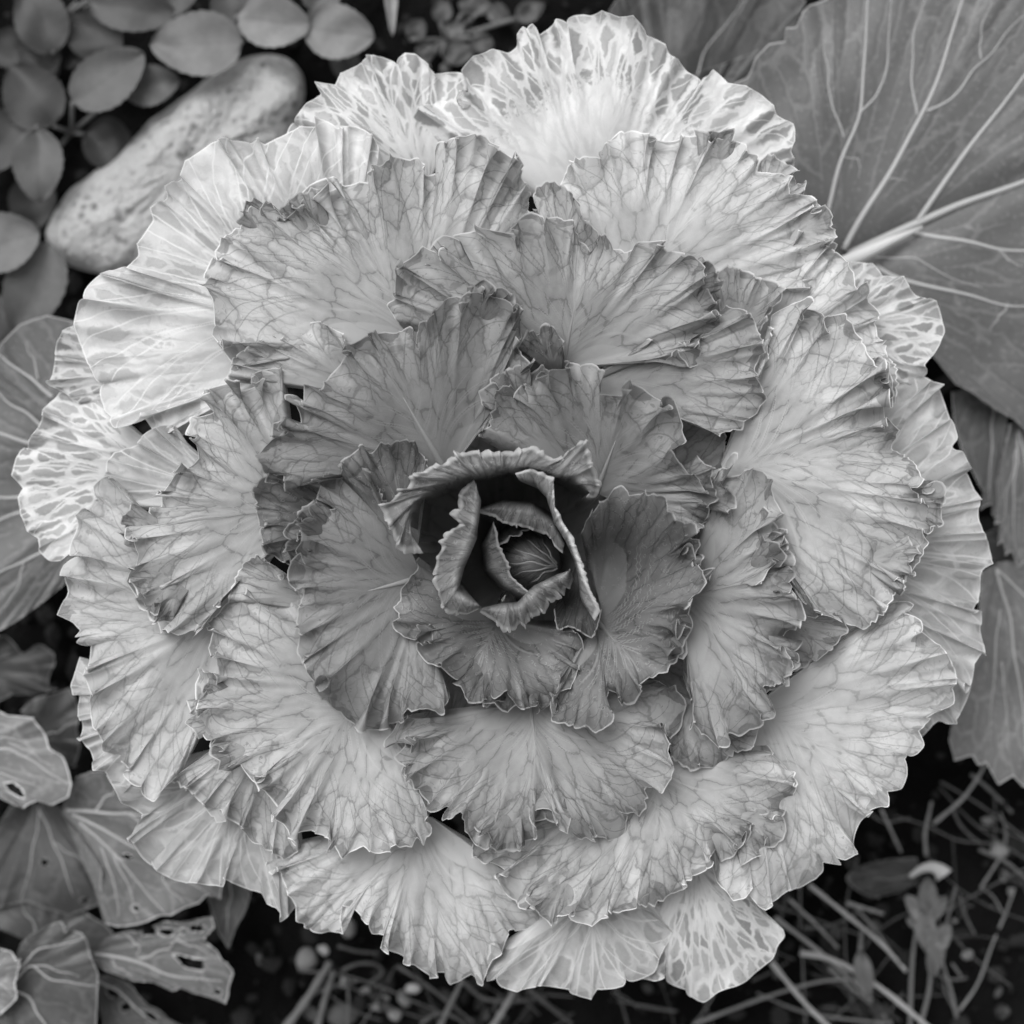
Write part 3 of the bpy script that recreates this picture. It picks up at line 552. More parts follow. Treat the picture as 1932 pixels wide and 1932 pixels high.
vein_lines(hb, 'heart', ['1050,1066 1010,1030 980,1010 965,1000', '1050,1067 1000,1045 965,1035 945,1038', '1050,1068 1000,1062 960,1062 935,1058', '1050,1069 1005,1075 970,1085 948,1090', '1050,1070 1020,1085 995,1105 985,1120', '1050,1064 1028,1030 1015,1005 1008,990'], 2.6, M['midrib'])
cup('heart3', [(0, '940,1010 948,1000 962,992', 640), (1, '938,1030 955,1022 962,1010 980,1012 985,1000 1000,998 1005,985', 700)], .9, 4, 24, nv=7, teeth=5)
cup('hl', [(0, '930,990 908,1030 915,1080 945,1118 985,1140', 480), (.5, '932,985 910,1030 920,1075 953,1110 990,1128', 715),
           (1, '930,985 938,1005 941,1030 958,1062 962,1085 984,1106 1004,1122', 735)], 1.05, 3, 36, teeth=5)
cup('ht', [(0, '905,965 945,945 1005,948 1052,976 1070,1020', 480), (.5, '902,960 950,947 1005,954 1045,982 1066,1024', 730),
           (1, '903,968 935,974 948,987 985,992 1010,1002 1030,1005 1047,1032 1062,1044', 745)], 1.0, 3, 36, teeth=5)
# water caught between the heart leaves

# --- the kale's oldest leaves, smooth and darker, spread out below the rosette
def flat(parent, key, base, margin, z, mat='green', tone=1.0, amp=6, lam=110, veins=(), vr=4.0, slope=(0, 0), name='leaf', vmat=None, **kw):
    m = pts(margin); b = pts(base)
    if len(b) == 1:
        dv = m[-1] - m[0]; dv = dv / (np.linalg.norm(dv) + 1e-6); b = np.array([b[0] - dv * 10, b[0], b[0] + dv * 10])
    zf = lambda x, y, v: z + slope[0] * (x - b[1, 0]) + slope[1] * (y - b[1, 1]) - 25 * (1 - v) ** 3
    kw.setdefault('nv', 3); kw.setdefault('vw', .3); kw.setdefault('step', 4.5); kw.setdefault('teeth', 1.0)
    o = sheet(name, [(0, b, zf), (1, m, zf)], M[mat], parent, tone, amp, lam, key=key, **kw)
    if veins: vein_lines(o, key, veins, vr, vmat)
    return o
def c20(s_): return [(1275 + .34 * x, .34 * y) for x, y in pts(s_)]
def c22(s_): return [(1275 + .34 * x, 1275 + .34 * y) for x, y in pts(s_)]
def c02(s_): return [(.34 * x, 1275 + .34 * y) for x, y in pts(s_)]
def c01(s_): return [(.34 * x, 637.6 + .34 * y) for x, y in pts(s_)]
def c12(s_): return [(637.6 + .34 * x, 1275 + .34 * y) for x, y in pts(s_)]
g1 = flat(kale, 'g1', '1590,500', '1360,200 1387,155 1411,146 1425,109 1452,82 1479,80 1482,53 1501,53 1513,24 1530,7 1560,0 1600,-60 1800,-150 2050,-100 2200,150 2200,450 2100,700 2020,850 1970,850 1932,800 1880,774 1836,742 1800,722 1778,680 1700,620', 330,
     tone=1.0, amp=4, lam=170, slope=(0, 0), und=6,
     veins=[(c20('830,1180 940,850 1030,620 1040,400 1070,0 1080,-200'), 4.2), (c20('930,1380 1170,980 1390,610 1450,450 1590,0 1650,-200'), 6), (c20('1340,1230 1520,970 1640,780 1830,580 1932,430 2100,200'), 5.5),
            (c20('960,1420 1320,1240 1932,1000 2300,880'), 10), (c20('1300,1290 1500,1320 1780,1380 1950,1390 2200,1400'), 4.8), (c20('1110,1480 1200,1540 1310,1570 1500,1600 1780,1690 2000,1700'), 4.8),
            (c20('1030,620 1110,550 1170,400 1180,200 1200,0'), 2.2), (c20('1390,610 1520,570 1680,360 1932,80'), 2.4), (c20('1340,640 1310,480 1310,250 1380,0'), 2.2), (c20('930,770 870,580 840,400 820,220'), 2),
            (c20('1690,330 1690,180 1750,0'), 1.6), (c20('1790,1390 1870,1460 1932,1480'), 1.8), (c20('1110,1430 1330,1430 1480,1520 1700,1600'), 1.8), (c20('1850,1690 1760,1800 1740,1840'), 1.6), (c20('940,870 1020,880 1020,990'), 1.2), (c20('1180,990 1280,1000'), 1.2)],
     zadd=lambda x, y, v: -.00035 * np.maximum(0, (x - 1600) * .55 + (y - 480) * .85) ** 2 - 20 * np.exp(-((y - (480 - (x - 1630) * .47)) / 30.) ** 2))
V, F = tube_geo(unproj(np.array([[1740, 428, 322], [1680, 455, 332], [1620, 484, 350], [1570, 505, 345], [1450, 600, 320], [1200, 850, 250], [1005, 1030, 200]])), np.array([3, 9, 14, 15, 15, 15, 15]) * K, 10)
gp = mesh_obj('petiole', V, F, M['vein']); gp.color = (1.35, 1.35, 1.35, 1); setparent(gp, g1)
g2 = flat(kale, 'g2', '220,900', '180,640 150,612 135,605 90,595 40,610 0,650 -60,720 -120,900 -100,1100 0,1190 34,1170 75,1140 116,1107 150,1070 180,1040', 300, tone=.9, amp=8, lam=140,
     veins=[(c01('300,330 150,210 0,100 -150,0'), 3.6), (c01('330,560 200,460 0,320 -150,250'), 3.4), (c01('400,650 130,580 0,530 -200,480'), 5), (c01('400,870 100,880 0,890 -200,900'), 5), (c01('300,900 110,970 0,1010 -150,1070'), 4), (c01('400,1080 220,1190 0,1310 -100,1360'), 4), (c01('210,220 190,120 130,20'), 1.8), (c01('130,1240 110,1350 30,1500'), 1.6)])
g3 = flat(kale, 'g3', '1260,300', '1110,120 1120,80 1150,20 1190,-40 1400,-80 1520,0 1490,75 1420,100 1320,137 1290,160', 190, tone=.42, amp=5, veins=[('1290,200 1330,100 1400,0', 2.0)])

# --- neighbouring broad-leaved plant, toothed leaves hanging at the rosette's side
pl = thing('toothed_leaf_plant', 'plant with long sharply toothed drooping leaves beside the kale rosette', 'plant', tuple(unproj(np.array([1960, 1080, 0.]))))
flat(pl, 'h1', '1890,1060', '1850,1080 1848,1130 1843,1250 1815,1330 1795,1370 1790,1395 1802,1436 1833,1425 1846,1445 1860,1438 1872,1460 1884,1481 1911,1464 1932,1486 1960,1470 1990,1500 2030,1420 2040,1250 2010,1120 1960,1060', 230, tone=1.25, amp=4, teeth=0, sm=3,
     veins=[('1880,1075 1905,1170 1925,1290 1935,1420', 3.2), ('1880,1075 1950,1140 2010,1250', 2.6), ('1885,1150 1875,1280 1865,1400', 1.8), ('1890,1250 1900,1360 1905,1440', 1.4)])
flat(pl, 'h2', '1880,720', '1795,740 1800,800 1815,850 1828,880 1838,895 1855,930 1858,945 1848,962 1868,950 1872,975 1880,958 1884,900 1892,850 1900,790 1915,740', 215, tone=.75, amp=4, teeth=1, sm=3, veins=[('1875,740 1872,820 1868,900 1866,945', 1.8)])
flat(pl, 'h3', '1925,800', '1905,800 1892,860 1880,905 1882,940 1876,990 1885,985 1884,1030 1893,1020 1900,1050 1910,1040 1920,1070 1935,1055 1950,1075 1965,1000 1975,900 1960,820', 235, tone=.95, amp=4, teeth=1, sm=3, veins=[('1922,810 1915,900 1912,1000 1912,1040', 1.8), ('1924,815 1940,900 1945,1040', 1.8), ('1918,850 1900,930 1893,1000', 1.2)])
flat(pl, 'h4', '2010,1040', '1990,1100 1930,1075 1880,1060 1850,1040 1850,1010 1890,990 1950,985 2000,980', 130, tone=.45, amp=3)

# --- chewed cabbage at the lower left
cb = thing('chewed_cabbage', 'insect-chewed cabbage plant with holed and tattered leaves on the soil', 'cabbage', tuple(unproj(np.array([60, 1600, 0.]))))
def circ(x, y, r, ry=None, n=9): return [(x + r * math.cos(6.283 * i / n) * (1 + .2 * math.sin(3 * i)), y + (ry or r) * math.sin(6.283 * i / n)) for i in range(n)]
flat(cb, 'p7', '-40,1260', '-40,1190 20,1205 45,1240 75,1215 100,1230 105,1255 90,1280 110,1300 70,1310 20,1310 -30,1340', 150, tone=0.34, amp=10, lam=60)
flat(cb, 'p9', '60,1390', '40,1340 60,1320 100,1310 135,1300 150,1340 145,1380 152,1410 140,1450 115,1445 70,1450', 170, tone=0.28, amp=8, lam=60, veins=[('75,1390 110,1380 140,1360', 1.2)])
flat(cb, 'p5', '70,1515', '20,1520 -30,1600 -30,1720 50,1700 90,1715 130,1727 165,1715 190,1705 188,1640 170,1590 140,1550 110,1520', 150, tone=0.37, amp=6, veins=[('75,1525 105,1600 140,1690', 2), ('75,1530 60,1620 40,1700', 1.6), ('100,1590 150,1620 175,1650', 1.2)], holes=[circ(84, 1626, 7), circ(160, 1700, 9, 5)])
flat(cb, 'p12', '90,1790', '-30,1740 -20,1700 40,1690 80,1700 110,1715 140,1712 175,1730 200,1745 215,1765 180,1790', 140, tone=0.50, amp=7, lam=60, veins=[('80,1785 60,1740 40,1705', 1.6), ('100,1785 130,1745 160,1730', 1.6)])
flat(cb, 'p10', '440,1630', '390,1690 400,1720 412,1760 430,1790 445,1750 462,1720 472,1690 475,1650', 170, tone=0.53, amp=4, veins=[('440,1640 432,1700 428,1760', 1.6)])
flat(cb, 'p2', '118,1527', '143,1466 175,1455 205,1455 240,1500 300,1540 400,1620 418,1670 416,1697 395,1688 388,1690 377,1703 350,1712 323,1727 300,1728 272,1741 245,1747 221,1749 200,1742 194,1734 190,1690 192,1650 190,1632 165,1590 135,1560', 255, tone=0.94, amp=5,
     holes=[circ(255, 1713, 7), circ(236, 1616, 12, 5), circ(330, 1655, 5), circ(400, 1662, 6)],
     veins=[('125,1528 187,1533 245,1536 330,1550', 4), ('180,1530 200,1505 230,1480', 2.6), ('135,1538 200,1565 260,1600 330,1650 400,1690', 3.2), ('150,1550 215,1610 265,1670 310,1722', 2.6), ('245,1538 290,1570 340,1600', 2.2), ('190,1600 215,1660 225,1735', 2.0), ('215,1612 245,1680 262,1735', 1.8), ('300,1635 320,1680 350,1705', 1.8)])
flat(cb, 'p3', '170,1800', '200,1770 220,1762 245,1757 262,1760 290,1750 310,1738 340,1742 370,1734 400,1730 403,1748 385,1770 398,1785 410,1795 418,1812 430,1820 441,1835 432,1860 425,1895 412,1880 400,1880 370,1875 340,1862 325,1870 290,1852 250,1850 220,1838 195,1830', 235, tone=0.98, amp=5, teeth=2.5, sm=3,
     holes=['325,1800 340,1802 362,1808 386,1812 384,1832 350,1826 338,1812', '268,1750 292,1748 295,1763 268,1765', '302,1752 330,1754 325,1765 303,1764', '360,1745 386,1748 380,1759 360,1757', '395,1760 402,1765 396,1780 388,1778', circ(412, 1872, 6), circ(345, 1756, 6, 4), circ(315, 1745, 4)],
     veins=[('180,1800 240,1808 300,1832 340,1845 420,1850', 3.2), ('240,1765 262,1785 258,1808', 2), ('262,1808 320,1790 335,1770 340,1750', 2.2), ('335,1775 380,1790 410,1810', 1.8), ('210,1815 250,1845', 1.6)])
flat(cb, 'p11', '180,1850', '190,1900 200,1960 260,1990 330,1960 345,1935 320,1925 300,1905 275,1895 262,1880 250,1862 225,1845 205,1838', 170, tone=0.53, amp=4, teeth=2, sm=3,
     holes=[circ(215, 1872, 14, 10), circ(238, 1900, 12, 9), '265,1905 290,1912 305,1928 280,1930'], veins=[('185,1850 220,1870 255,1900 300,1932', 2.4)])
flat(cb, 'p4', '10,1850', '40,1780 60,1762 110,1738 125,1760 150,1757 165,1775 170,1800 178,1820 185,1838 184,1870 182,1932 160,1990 60,2010 -20,1960', 275, tone=0.59, amp=7, lam=80,
     veins=[('20,1845 70,1790 120,1782 160,1770', 2.2), ('20,1855 60,1820 100,1850 180,1860', 2.4), ('25,1865 60,1890 85,1932 100,1980', 2.8), ('60,1820 90,1825 150,1842', 1.6)])
flat(cb, 'p6', '-60,1850', '-40,1780 0,1790 22,1795 30,1815 40,1810 36,1830 28,1850 32,1885 15,1900 0,1915 -40,1920', 310, tone=1.23, amp=6, lam=50, veins=[('-40,1850 0,1820 15,1800', 1.8), ('-40,1855 10,1860 25,1880', 1.8)])
flat(cb, 'p1', '-80,1430', '-60,1330 0,1342 15,1350 60,1352 85,1385 92,1410 120,1430 128,1450 135,1480 128,1505 100,1518 75,1510 60,1515 40,1525 0,1505 -60,1490', 300, tone=1.43, amp=7, lam=90, holes=['8,1477 25,1477 42,1490 47,1506 35,1503 18,1492'],
     veins=[('-60,1400 0,1393 85,1397', 2.4), ('-60,1420 15,1412 70,1440 130,1482', 3.2), ('-60,1440 20,1465 80,1490', 2.0), ('15,1400 60,1420 110,1455', 1.4)])

# ------------------------------------------------------------------ stone
def make_stone():
    out = pts('88,442 95,415 102,401 129,357 190,320 238,279 272,238 343,187 408,136 459,109 500,101 530,102 564,122 578,153 575,184 560,240 480,350 400,430 300,505 250,525 211,522 136,500 99,483')
    n = 64; ring = gsm(resample(np.vstack([out, out[:1]]), n + 1), 1.2)[:-1]; c = ring.mean(0); V = []; F = []; w1, w2_ = Wave(8, 2), Wave(9, 2)
    axis = np.array([.79, -.61]); prof = [(1.0, -30), (1.02, 30), (1.0, 75), (.95, 108), (.87, 130), (.74, 146), (.55, 156), (.33, 160), (.15, 161)]
    for f, z in prof:
        for p in ring:
            along = ((p - c) @ axis) * axis; q = c + along * (1 - (1 - f) * .62) + ((p - c) - along) * f
            zz = z + (12 * w1(q[0] / 150, q[1] / 150) + 6 * w2_(q[0] / 50, q[1] / 50)) * (z > 60); q = q + 3 * np.array([w2_(q[0] / 60, z / 60), w2_(z / 50, q[1] / 60)])
            V.append((*q, zz))
    m = len(prof)
    for i in range(m - 1):
        for j in range(n): F.append((i * n + j, i * n + (j + 1) % n, (i + 1) * n + (j + 1) % n, (i + 1) * n + j)[::-1])
    F.append([(m - 1) * n + j for j in range(n)][::-1])
    o = mesh_obj('stone', unproj(np.array(V)), F, M['stone']); sm = o.modifiers.new('s', 'SUBSURF'); sm.levels = sm.render_levels = 2
    tag(o, 'long rounded pitted grey stone half under the kale leaves', 'stone')
make_stone()

# ------------------------------------------------------------------ seedlings with oval leaves
def oval(parent, cx, cy, L, Wd, ang, z, tone, cup_=.12, droop=.18, root=None, ser=.02, mat='seed', blade=.82):
    nL, nW = 26, 13; a = math.radians(ang); ux = np.array([math.cos(a), math.sin(a)]); uy = np.array([-ux[1], ux[0]]); P = np.zeros((nL, nW, 3)); A = np.zeros((nL, nW, 3))
    w1 = Wave(5, 2); tw = RNG.uniform(-.15, .15)
    for i in range(nL):
        t = i / (nL - 1); wd = Wd / 2 * (math.sin(math.pi * min(1, t ** blade)) ** .62 + .02) * (1 + ser * ((i % 3) - 1))
        for j in range(nW):
            q = j / (nW - 1) * 2 - 1; p = np.array([cx, cy]) + ux * (t - .5) * L + uy * q * wd
            zz = z - droop * L * (t - .45) ** 2 * 2 + cup_ * Wd * abs(q) ** 1.5 * (1 if wd > 3 else 0) + tw * q * wd + 3.5 * w1(t * 1.2 + cx, q * .5)
            P[i, j] = (*p, zz); A[i, j] = (q * wd, t * L, min(wd * (1 - abs(q)), 99))
    idx = np.arange(nL * nW).reshape(nL, nW); F = np.stack([idx[:-1, :-1], idx[:-1, 1:], idx[1:, 1:], idx[1:, :-1]], -1).reshape(-1, 4)[:, ::-1]
    o = mesh_obj('leaf', unproj(P).reshape(-1, 3), F, M[mat], None, True, {'lc': A}); o.color = (tone,) * 3 + (1,); setparent(o, parent)
    if root is not None:
        b = P[0, nW // 2]; r = np.array(root, float); t = np.linspace(0, 1, 8)[:, None]; pth = b * (1 - t) + r * t; pth[:, 2] += 10 * np.sin(t[:, 0] * 3.14)
        V, Fq = tube_geo(unproj(pth), np.full(8, 5.0) * K, 7); q = mesh_obj('leaf_stalk', V, Fq, M['seed_stem']); setparent(q, o)
    return o
def seed_mat():
    m, N = newmat('seedling_leaf'); at = N.n("ShaderNodeAttribute", attribute_name='lc'); s = N.n("ShaderNodeSeparateXYZ"); N.l(at.outputs['Vector'], s.inputs[0])
    oi = N.n("ShaderNodeObjectInfo"); oc = N.n("ShaderNodeSeparateColor"); N.l(oi.outputs['Color'], oc.inputs[0])
    mid = N.m('SUBTRACT', 1.0, N.ss(N.m('ABSOLUTE', s.outputs[0]), 1.0, 4.0)); ns = N.noise(at.outputs['Vector'], .04, 4.0).outputs[0]
    sw = N.m('ABSOLUTE', N.m('SINE', N.m('ADD', N.m('MULTIPLY', s.outputs[1], .16), N.m('MULTIPLY', N.m('ABSOLUTE', s.outputs[0]), -.14)))); side = N.m('SUBTRACT', 1.0, N.ss(sw, .03, .22))
    col = N.m('MULTIPLY', N.m('MULTIPLY', .145, N.m('ADD', .7, N.m('MULTIPLY', ns, .6))), oc.outputs[0])
    col = N.m('MULTIPLY', col, N.m('SUBTRACT', 1.0, N.m('ADD', N.m('MULTIPLY', mid, .12), N.m('MULTIPLY', side, .08))))
    finish(N, col, N.m('ADD', N.m('ADD', mid, N.m('MULTIPLY', side, .4)), ns), -.35, .0006, .5, .3, .2); return m
M['seed'] = seed_mat(); M['seed_stem'] = plain_mat('seedling_stalk', .13, .3, 60, .6, .2, .0005)
def seedling(label, root, leaves, group='oval-leaved seedlings around the stone'):
    t = thing('seedling', label, 'seedling', tuple(unproj(np.array([root[0], root[1], 0.]))), group)
    V, F = tube_geo(unproj(np.array([[root[0], root[1], z] for z in (-15, 20, 60)])), np.array([8, 7, 5]) * K, 8); setparent(mesh_obj('stem', V, F, M['seed_stem']), t)
    for (x, y, L, Wd, a, z, tone) in leaves: oval(t, x, y, L, Wd, a, z, tone ** 1.5 * .72, root=(root[0], root[1], 55))
seedling('seedling with the big plump oval leaf resting against the stone', (430, 85), [(370, 82, 175, 122, 178, 190, 1.35), (517, 40, 140, 100, 8, 200, 1.6), (440, 10, 110, 90, 250, 120, .7)])
seedling('seedling with a pale pointed leaf above the kale frill', (590, 20), [(640, 60, 135, 104, 8, 185, 1.55), (610, -30, 110, 80, 290, 150, 1.0), (655, 125, 80, 55, 60, 60, .5)])
seedling('seedling with a creased leaf curling on a long stalk', (135, 250), [(204, 146, 165, 105, 325, 175, 1.0), (285, 160, 110, 78, 350, 140, .95), (60, 180, 140, 115, 235, 130, .6), (205, 270, 100, 95, 20, 80, .45), (60, 385, 110, 90, 95, 60, .4)])
seedling('seedling with a round leaf ending in a blunt tip', (75, 235), [(71, 312, 140, 96, 88, 180, 1.0), (-5, 270, 150, 100, 130, 120, .6), (75, 95, 110, 80, 270, 90, .5), (130, 90, 80, 70, 300, 70, .4)])
seedling('seedling of two broad leaves lying at the lower stone end', (-40, 500), [(10, 455, 135, 112, 345, 190, 1.25), (62, 545, 185, 115, 110, 170, 1.0), (0, 610, 110, 80, 80, 90, .6)])
seedling('seedling with dim leaves crowded into the bed corner', (110, 40), [(75, 30, 150, 100, 250, 130, .65), (180, 65, 140, 105, 60, 110, .55), (250, 15, 170, 90, 10, 150, .8), (20, 90, 120, 80, 180, 80, .4), (310, 20, 90, 70, 340, 90, .55), (330, -15, 120, 80, 330, 130, .8)])
# tiny plantlets on the bare soil above the rosette
tiny = [(785, 55, 46, 40, 300), (800, 95, 40, 34, 250), (860, 60, 40, 32, 40), (865, 100, 62, 44, 350), (910, 80, 46, 40, 20), (835, 20, 46, 38, 280), (940, 25, 50, 38, 30), (790, 130, 50, 40, 100), (1000, 20, 60, 40, 330), (895, 12, 40, 60, 90)]
tp = thing('ground_weed', 'tiny round-leaved weed on dark soil behind the kale frill', 'weed', tuple(unproj(np.array([840, 75, 0.]))))
for (x, y, L, Wd, a) in tiny: oval(tp, x, y, L, Wd, a, 35 + 20 * RNG.rand(), .45 + .5 * RNG.rand(), root=(840, 75, 5))
bl = thing('blade_leaf', 'single narrow pale blade tapering to a point, hanging over bare soil', 'leaf', tuple(unproj(np.array([738, -60, 0.]))))
oval(bl, 737, -20, 180, 36, 88, 230, 2.3, cup_=.5, droop=.05, blade=.45, root=(735, -150, 20))

# ------------------------------------------------------------------ stems, straws, pebbles on the soil
def straw(P, r, z=(20, 40), tone=1.0, label='thin dry stem lying across the dark soil', group='dry stems on the soil', name='dry_stem'):
    P = pts(P); Q = gsm(resample(P, 26), 2.2); zz = np.linspace(z[0], z[1], len(Q)) + 4 * np.sin(np.linspace(0, 6, len(Q)))
    R = r * (1 + .12 * np.sin(np.linspace(0, 20, len(Q)))) * np.linspace(1.05, .8, len(Q))
    V, F = tube_geo(unproj(np.column_stack([Q, zz])), R * K, 8); o = mesh_obj(name, V, F, M['straw']); o.color = (tone,) * 3 + (1,); tag(o, label, 'stem', group); return o
S22 = [('740,1160 940,1320 1150,1490 1280,1640', 4.6, (70, 30), 1.25), ('550,1340 800,1530 950,1660 1090,1800', 4.6, (60, 30), .9), ('630,1240 780,1380 900,1510', 3.4, (50, 25), 1.0),
       ('1430,820 1600,680 1700,530 1740,450', 4.2, (30, 80), .8), ('1390,1000 1380,880 1420,700', 4.0, (30, 50), .7), ('1140,740 1200,870 1250,980', 3.2, (60, 20), 1.0),
       ('950,1260 1050,1290 1150,1320', 4.2, (50, 30), .9), ('1690,1180 1820,980 1840,850 1800,760', 2.8, (30, 20), .6), ('1570,1860 1680,1720 1750,1500 1840,1300 1880,1180', 3.0, (30, 25), .6),
       ('100,1932 500,1780 800,1690 980,1680', 4.2, (30, 50), .6), ('980,1260 1100,1400 1240,1600', 3.4, (25, 25), .6), ('850,1620 960,1720 1120,1850 1200,1932', 4.2, (40, 20), .55), ('690,1150 690,1400', 2.6, (30, 20), .5), ('700,1500 720,1932', 2.2, (25, 20), .45),
       ('1220,780 1400,830 1560,920 1760,930', 2.0, (22, 20), .4), ('1000,700 1150,820 1300,790', 2.4, (40, 30), .5), ('1830,1340 1760,1220 1700,1180', 2.4, (25, 20), .5), ('1180,1932 900,1900 700,1870 450,1760', 3.0, (25, 35), .5)]
def stem_label(r, t):
    if t >= .85: return ('pale straight dry stem leaning over the soil by the netted leaf', 'pale dry stems by the netted leaf')
    if r >= 3.5: return ('dull grey stem as thick as a match, lying on the soil', 'thick dull stems on the soil')
    return ('thread-thin dark rootlet trailing over the soil', 'thread-thin rootlets on the soil')
for p, r, z, t in S22: straw(c22(p), r * .95, z, t * 1.9, *stem_label(r, t))
straw(c22('530,1590 620,1700 700,1800 830,1932 900,1990'), 5.4, (90, 60), 2.2, 'bright pale stalk bending out from under the netted kale leaf', None, 'pale_stalk')
straw(c22('690,1540 790,1545 880,1570 1000,1640 1180,1760 1380,1932 1450,1990'), 6.2, (85, 55), 1.9, 'thick pale arching stalk behind the small bud-shaped leaf', None, 'pale_stalk')
straw(c12('560,1960 620,1830 690,1690'), 6.0, (40, 120), .8, 'grey stem rising to the frilled lower rim of the kale', None, 'weed_stem')
straw(c12('850,1960 920,1850 970,1760'), 7.5, (60, 130), 1.3, 'stout pale stem standing below the frilled lower rim', None, 'weed_stem')
for p, r, z, t in [('330,1610 470,1700 600,1800 760,1932', 3.4, (40, 25), .7), ('20,1640 80,1600 180,1590 260,1620 250,1660 160,1710', 4.0, (40, 30), .5), ('700,1700 800,1800 1000,1810 1150,1780', 4.2, (40, 30), .6), ('460,1932 540,1870 640,1880 700,1932', 3.6, (30, 30), .6), ('900,1770 860,1860 940,1900', 3.0, (25, 25), .5), ('1060,1740 1200,1860 1300,1932', 4.0, (50, 25), .6), ('0,1500 100,1530 220,1540', 3.6, (30, 30), .5)]:
    straw(c12(p), r, z, t, *stem_label(r, t))
for p, r, z, t in [('1580,1960 1700,1800 1830,1590', 9.0, (40, 70), .8), ('1760,1960 1800,1800 1850,1640', 7.0, (30, 60), .75)]: straw(c02(p), r, z, t, 'broad grey stem leaning on soil beside the tattered leaf', 'broad stems by the tattered leaf', 'weed_stem')
# bud-shaped leaf and upright weed
wd = thing('upright_weed', 'young weed with lobed leaves on upright pale stems', 'weed', tuple(unproj(np.array([*c22('1370,1932')[0], 0.]))))
def wstem(p, r, z):
    Q = gsm(resample(np.array(c22(p)), 18), 1.5); V, F = tube_geo(unproj(np.column_stack([Q, np.linspace(*z, len(Q))])), np.linspace(r, r * .7, len(Q)) * K, 8); o = mesh_obj('stem', V, F, M['straw']); o.color = (.9, .9, .9, 1); setparent(o, wd)
wstem('1300,1960 1305,1700 1320,1480 1370,1250 1400,1150', 5, (10, 120)); wstem('1350,1960 1410,1750 1420,1500 1390,1350', 5, (10, 120)); wstem('1560,1900 1530,1750 1480,1600 1470,1450', 4.2, (10, 90)); wstem('1480,1480 1520,1300 1555,1170', 3.2, (80, 60))
for x, y, L, Wd, a, t in [(1345, 1300, 75, 34, 230, 1.1), (1390, 1420, 90, 40, 80, 1.0), (1450, 1290, 60, 30, 310, .8), (1470, 1460, 70, 36, 300, .9), (1400, 1230, 80, 38, 270, .75), (1360, 1380, 60, 30, 200, .9), (1440, 1560, 80, 34, 100, .7)]:
    q = c22('%d,%d' % (x, y))[0]; oval(wd, q[0], q[1], L, Wd, a, 125, t * 1.1, ser=.09)
bd = thing('bud_leaf', 'small spoon-shaped leaf on a thin stem crossing the pale stalks', 'leaf', tuple(unproj(np.array([*c22('1040,1400')[0], 0.]))))
q = c22('1045,1660')[0]; oval(bd, q[0], q[1], 92, 36, 80, 105, .95, root=(*c22('1035,1400')[0], 30), blade=.9)
# withered leaf with pale stub
wl = thing('withered_leaf', 'withered dark leaf with a thick pale broken stub', 'leaf', tuple(unproj(np.array([*c22('1250,1120')[0], 0.]))))
flat(wl, 'wl', c22('1360,1090'), c22('1330,1010 1200,1015 1080,1040 970,1080 960,1130 1000,1190 1080,1225 1180,1215 1270,1190 1330,1150'), 60, tone=.45, amp=14, lam=60, vmat=M['straw'], veins=[(c22('1340,1090 1280,1120 1180,1130 1050,1120'), 3)])
Q = gsm(resample(np.array(c22('1300,1115 1350,1075 1420,1055 1470,1080 1490,1110')), 14), 1.2); V, F = tube_geo(unproj(np.column_stack([Q, np.linspace(75, 95, 14)])), np.interp(np.arange(14), [0, 9, 13], [5, 13, 21]) * K, 12)
so = mesh_obj('stub', V, F, M['pebble']); so.color = (1.5, 1.5, 1.5, 1); setparent(so, wl)
for i, (x, y, r, t) in enumerate([(*c12('20,1700')[0], 14, 1.8), (*c12('415,1735')[0], 13, 1.5), (*c12('230,1840')[0], 12, 1.2), (*c12('300,1870')[0], 13, 1.1), (*c12('365,1785')[0], 16, .8), (*c12('210,1715')[0], 11, .8), (*c12('150,1750')[0], 9, 1.1), (*c12('270,1780')[0], 10, .9), (*c12('60,1400')[0], 22, .9), (*c12('50,1880')[0], 24, .35),
                                  (*c22('1800,960')[0], 22, 1.0), (*c22('1730,800')[0], 12, .7), (*c22('1820,1110')[0], 12, .8), (*c22('1610,1550')[0], 14, 1.0), (*c22('1550,1355')[0], 5, 1.2), (*c22('620,1270')[0], 13, 1.3), (*c22('1860,1200')[0], 12, .7), (*c02('1700,1580')[0], 20, .9), (*c02('1800,1520')[0], 16, 1.3), (*c02('1440,1580')[0], 9, .6), (840, 130, 9, .6)]):
    t *= .8 if t < 1.3 else 1.0; Vl, Fl = lump((0, 0, 0), r * K, 2, .6, .38, 50 + i); o = mesh_obj('pebble', Vl, Fl, M['pebble']); o.location = tuple(unproj(np.array([x, y, 12.]))); o.color = (t,) * 3 + (1,)
    if t >= 1.3: tag(o, 'bright whitish pebble lying on the dark soil', 'pebble', 'whitish pebbles')
    elif r >= 16: tag(o, 'larger dull grey pebble half sunk in the soil', 'pebble', 'larger grey pebbles')
    else: tag(o, 'small dull grey pebble on the dark soil', 'pebble', 'small grey pebbles')

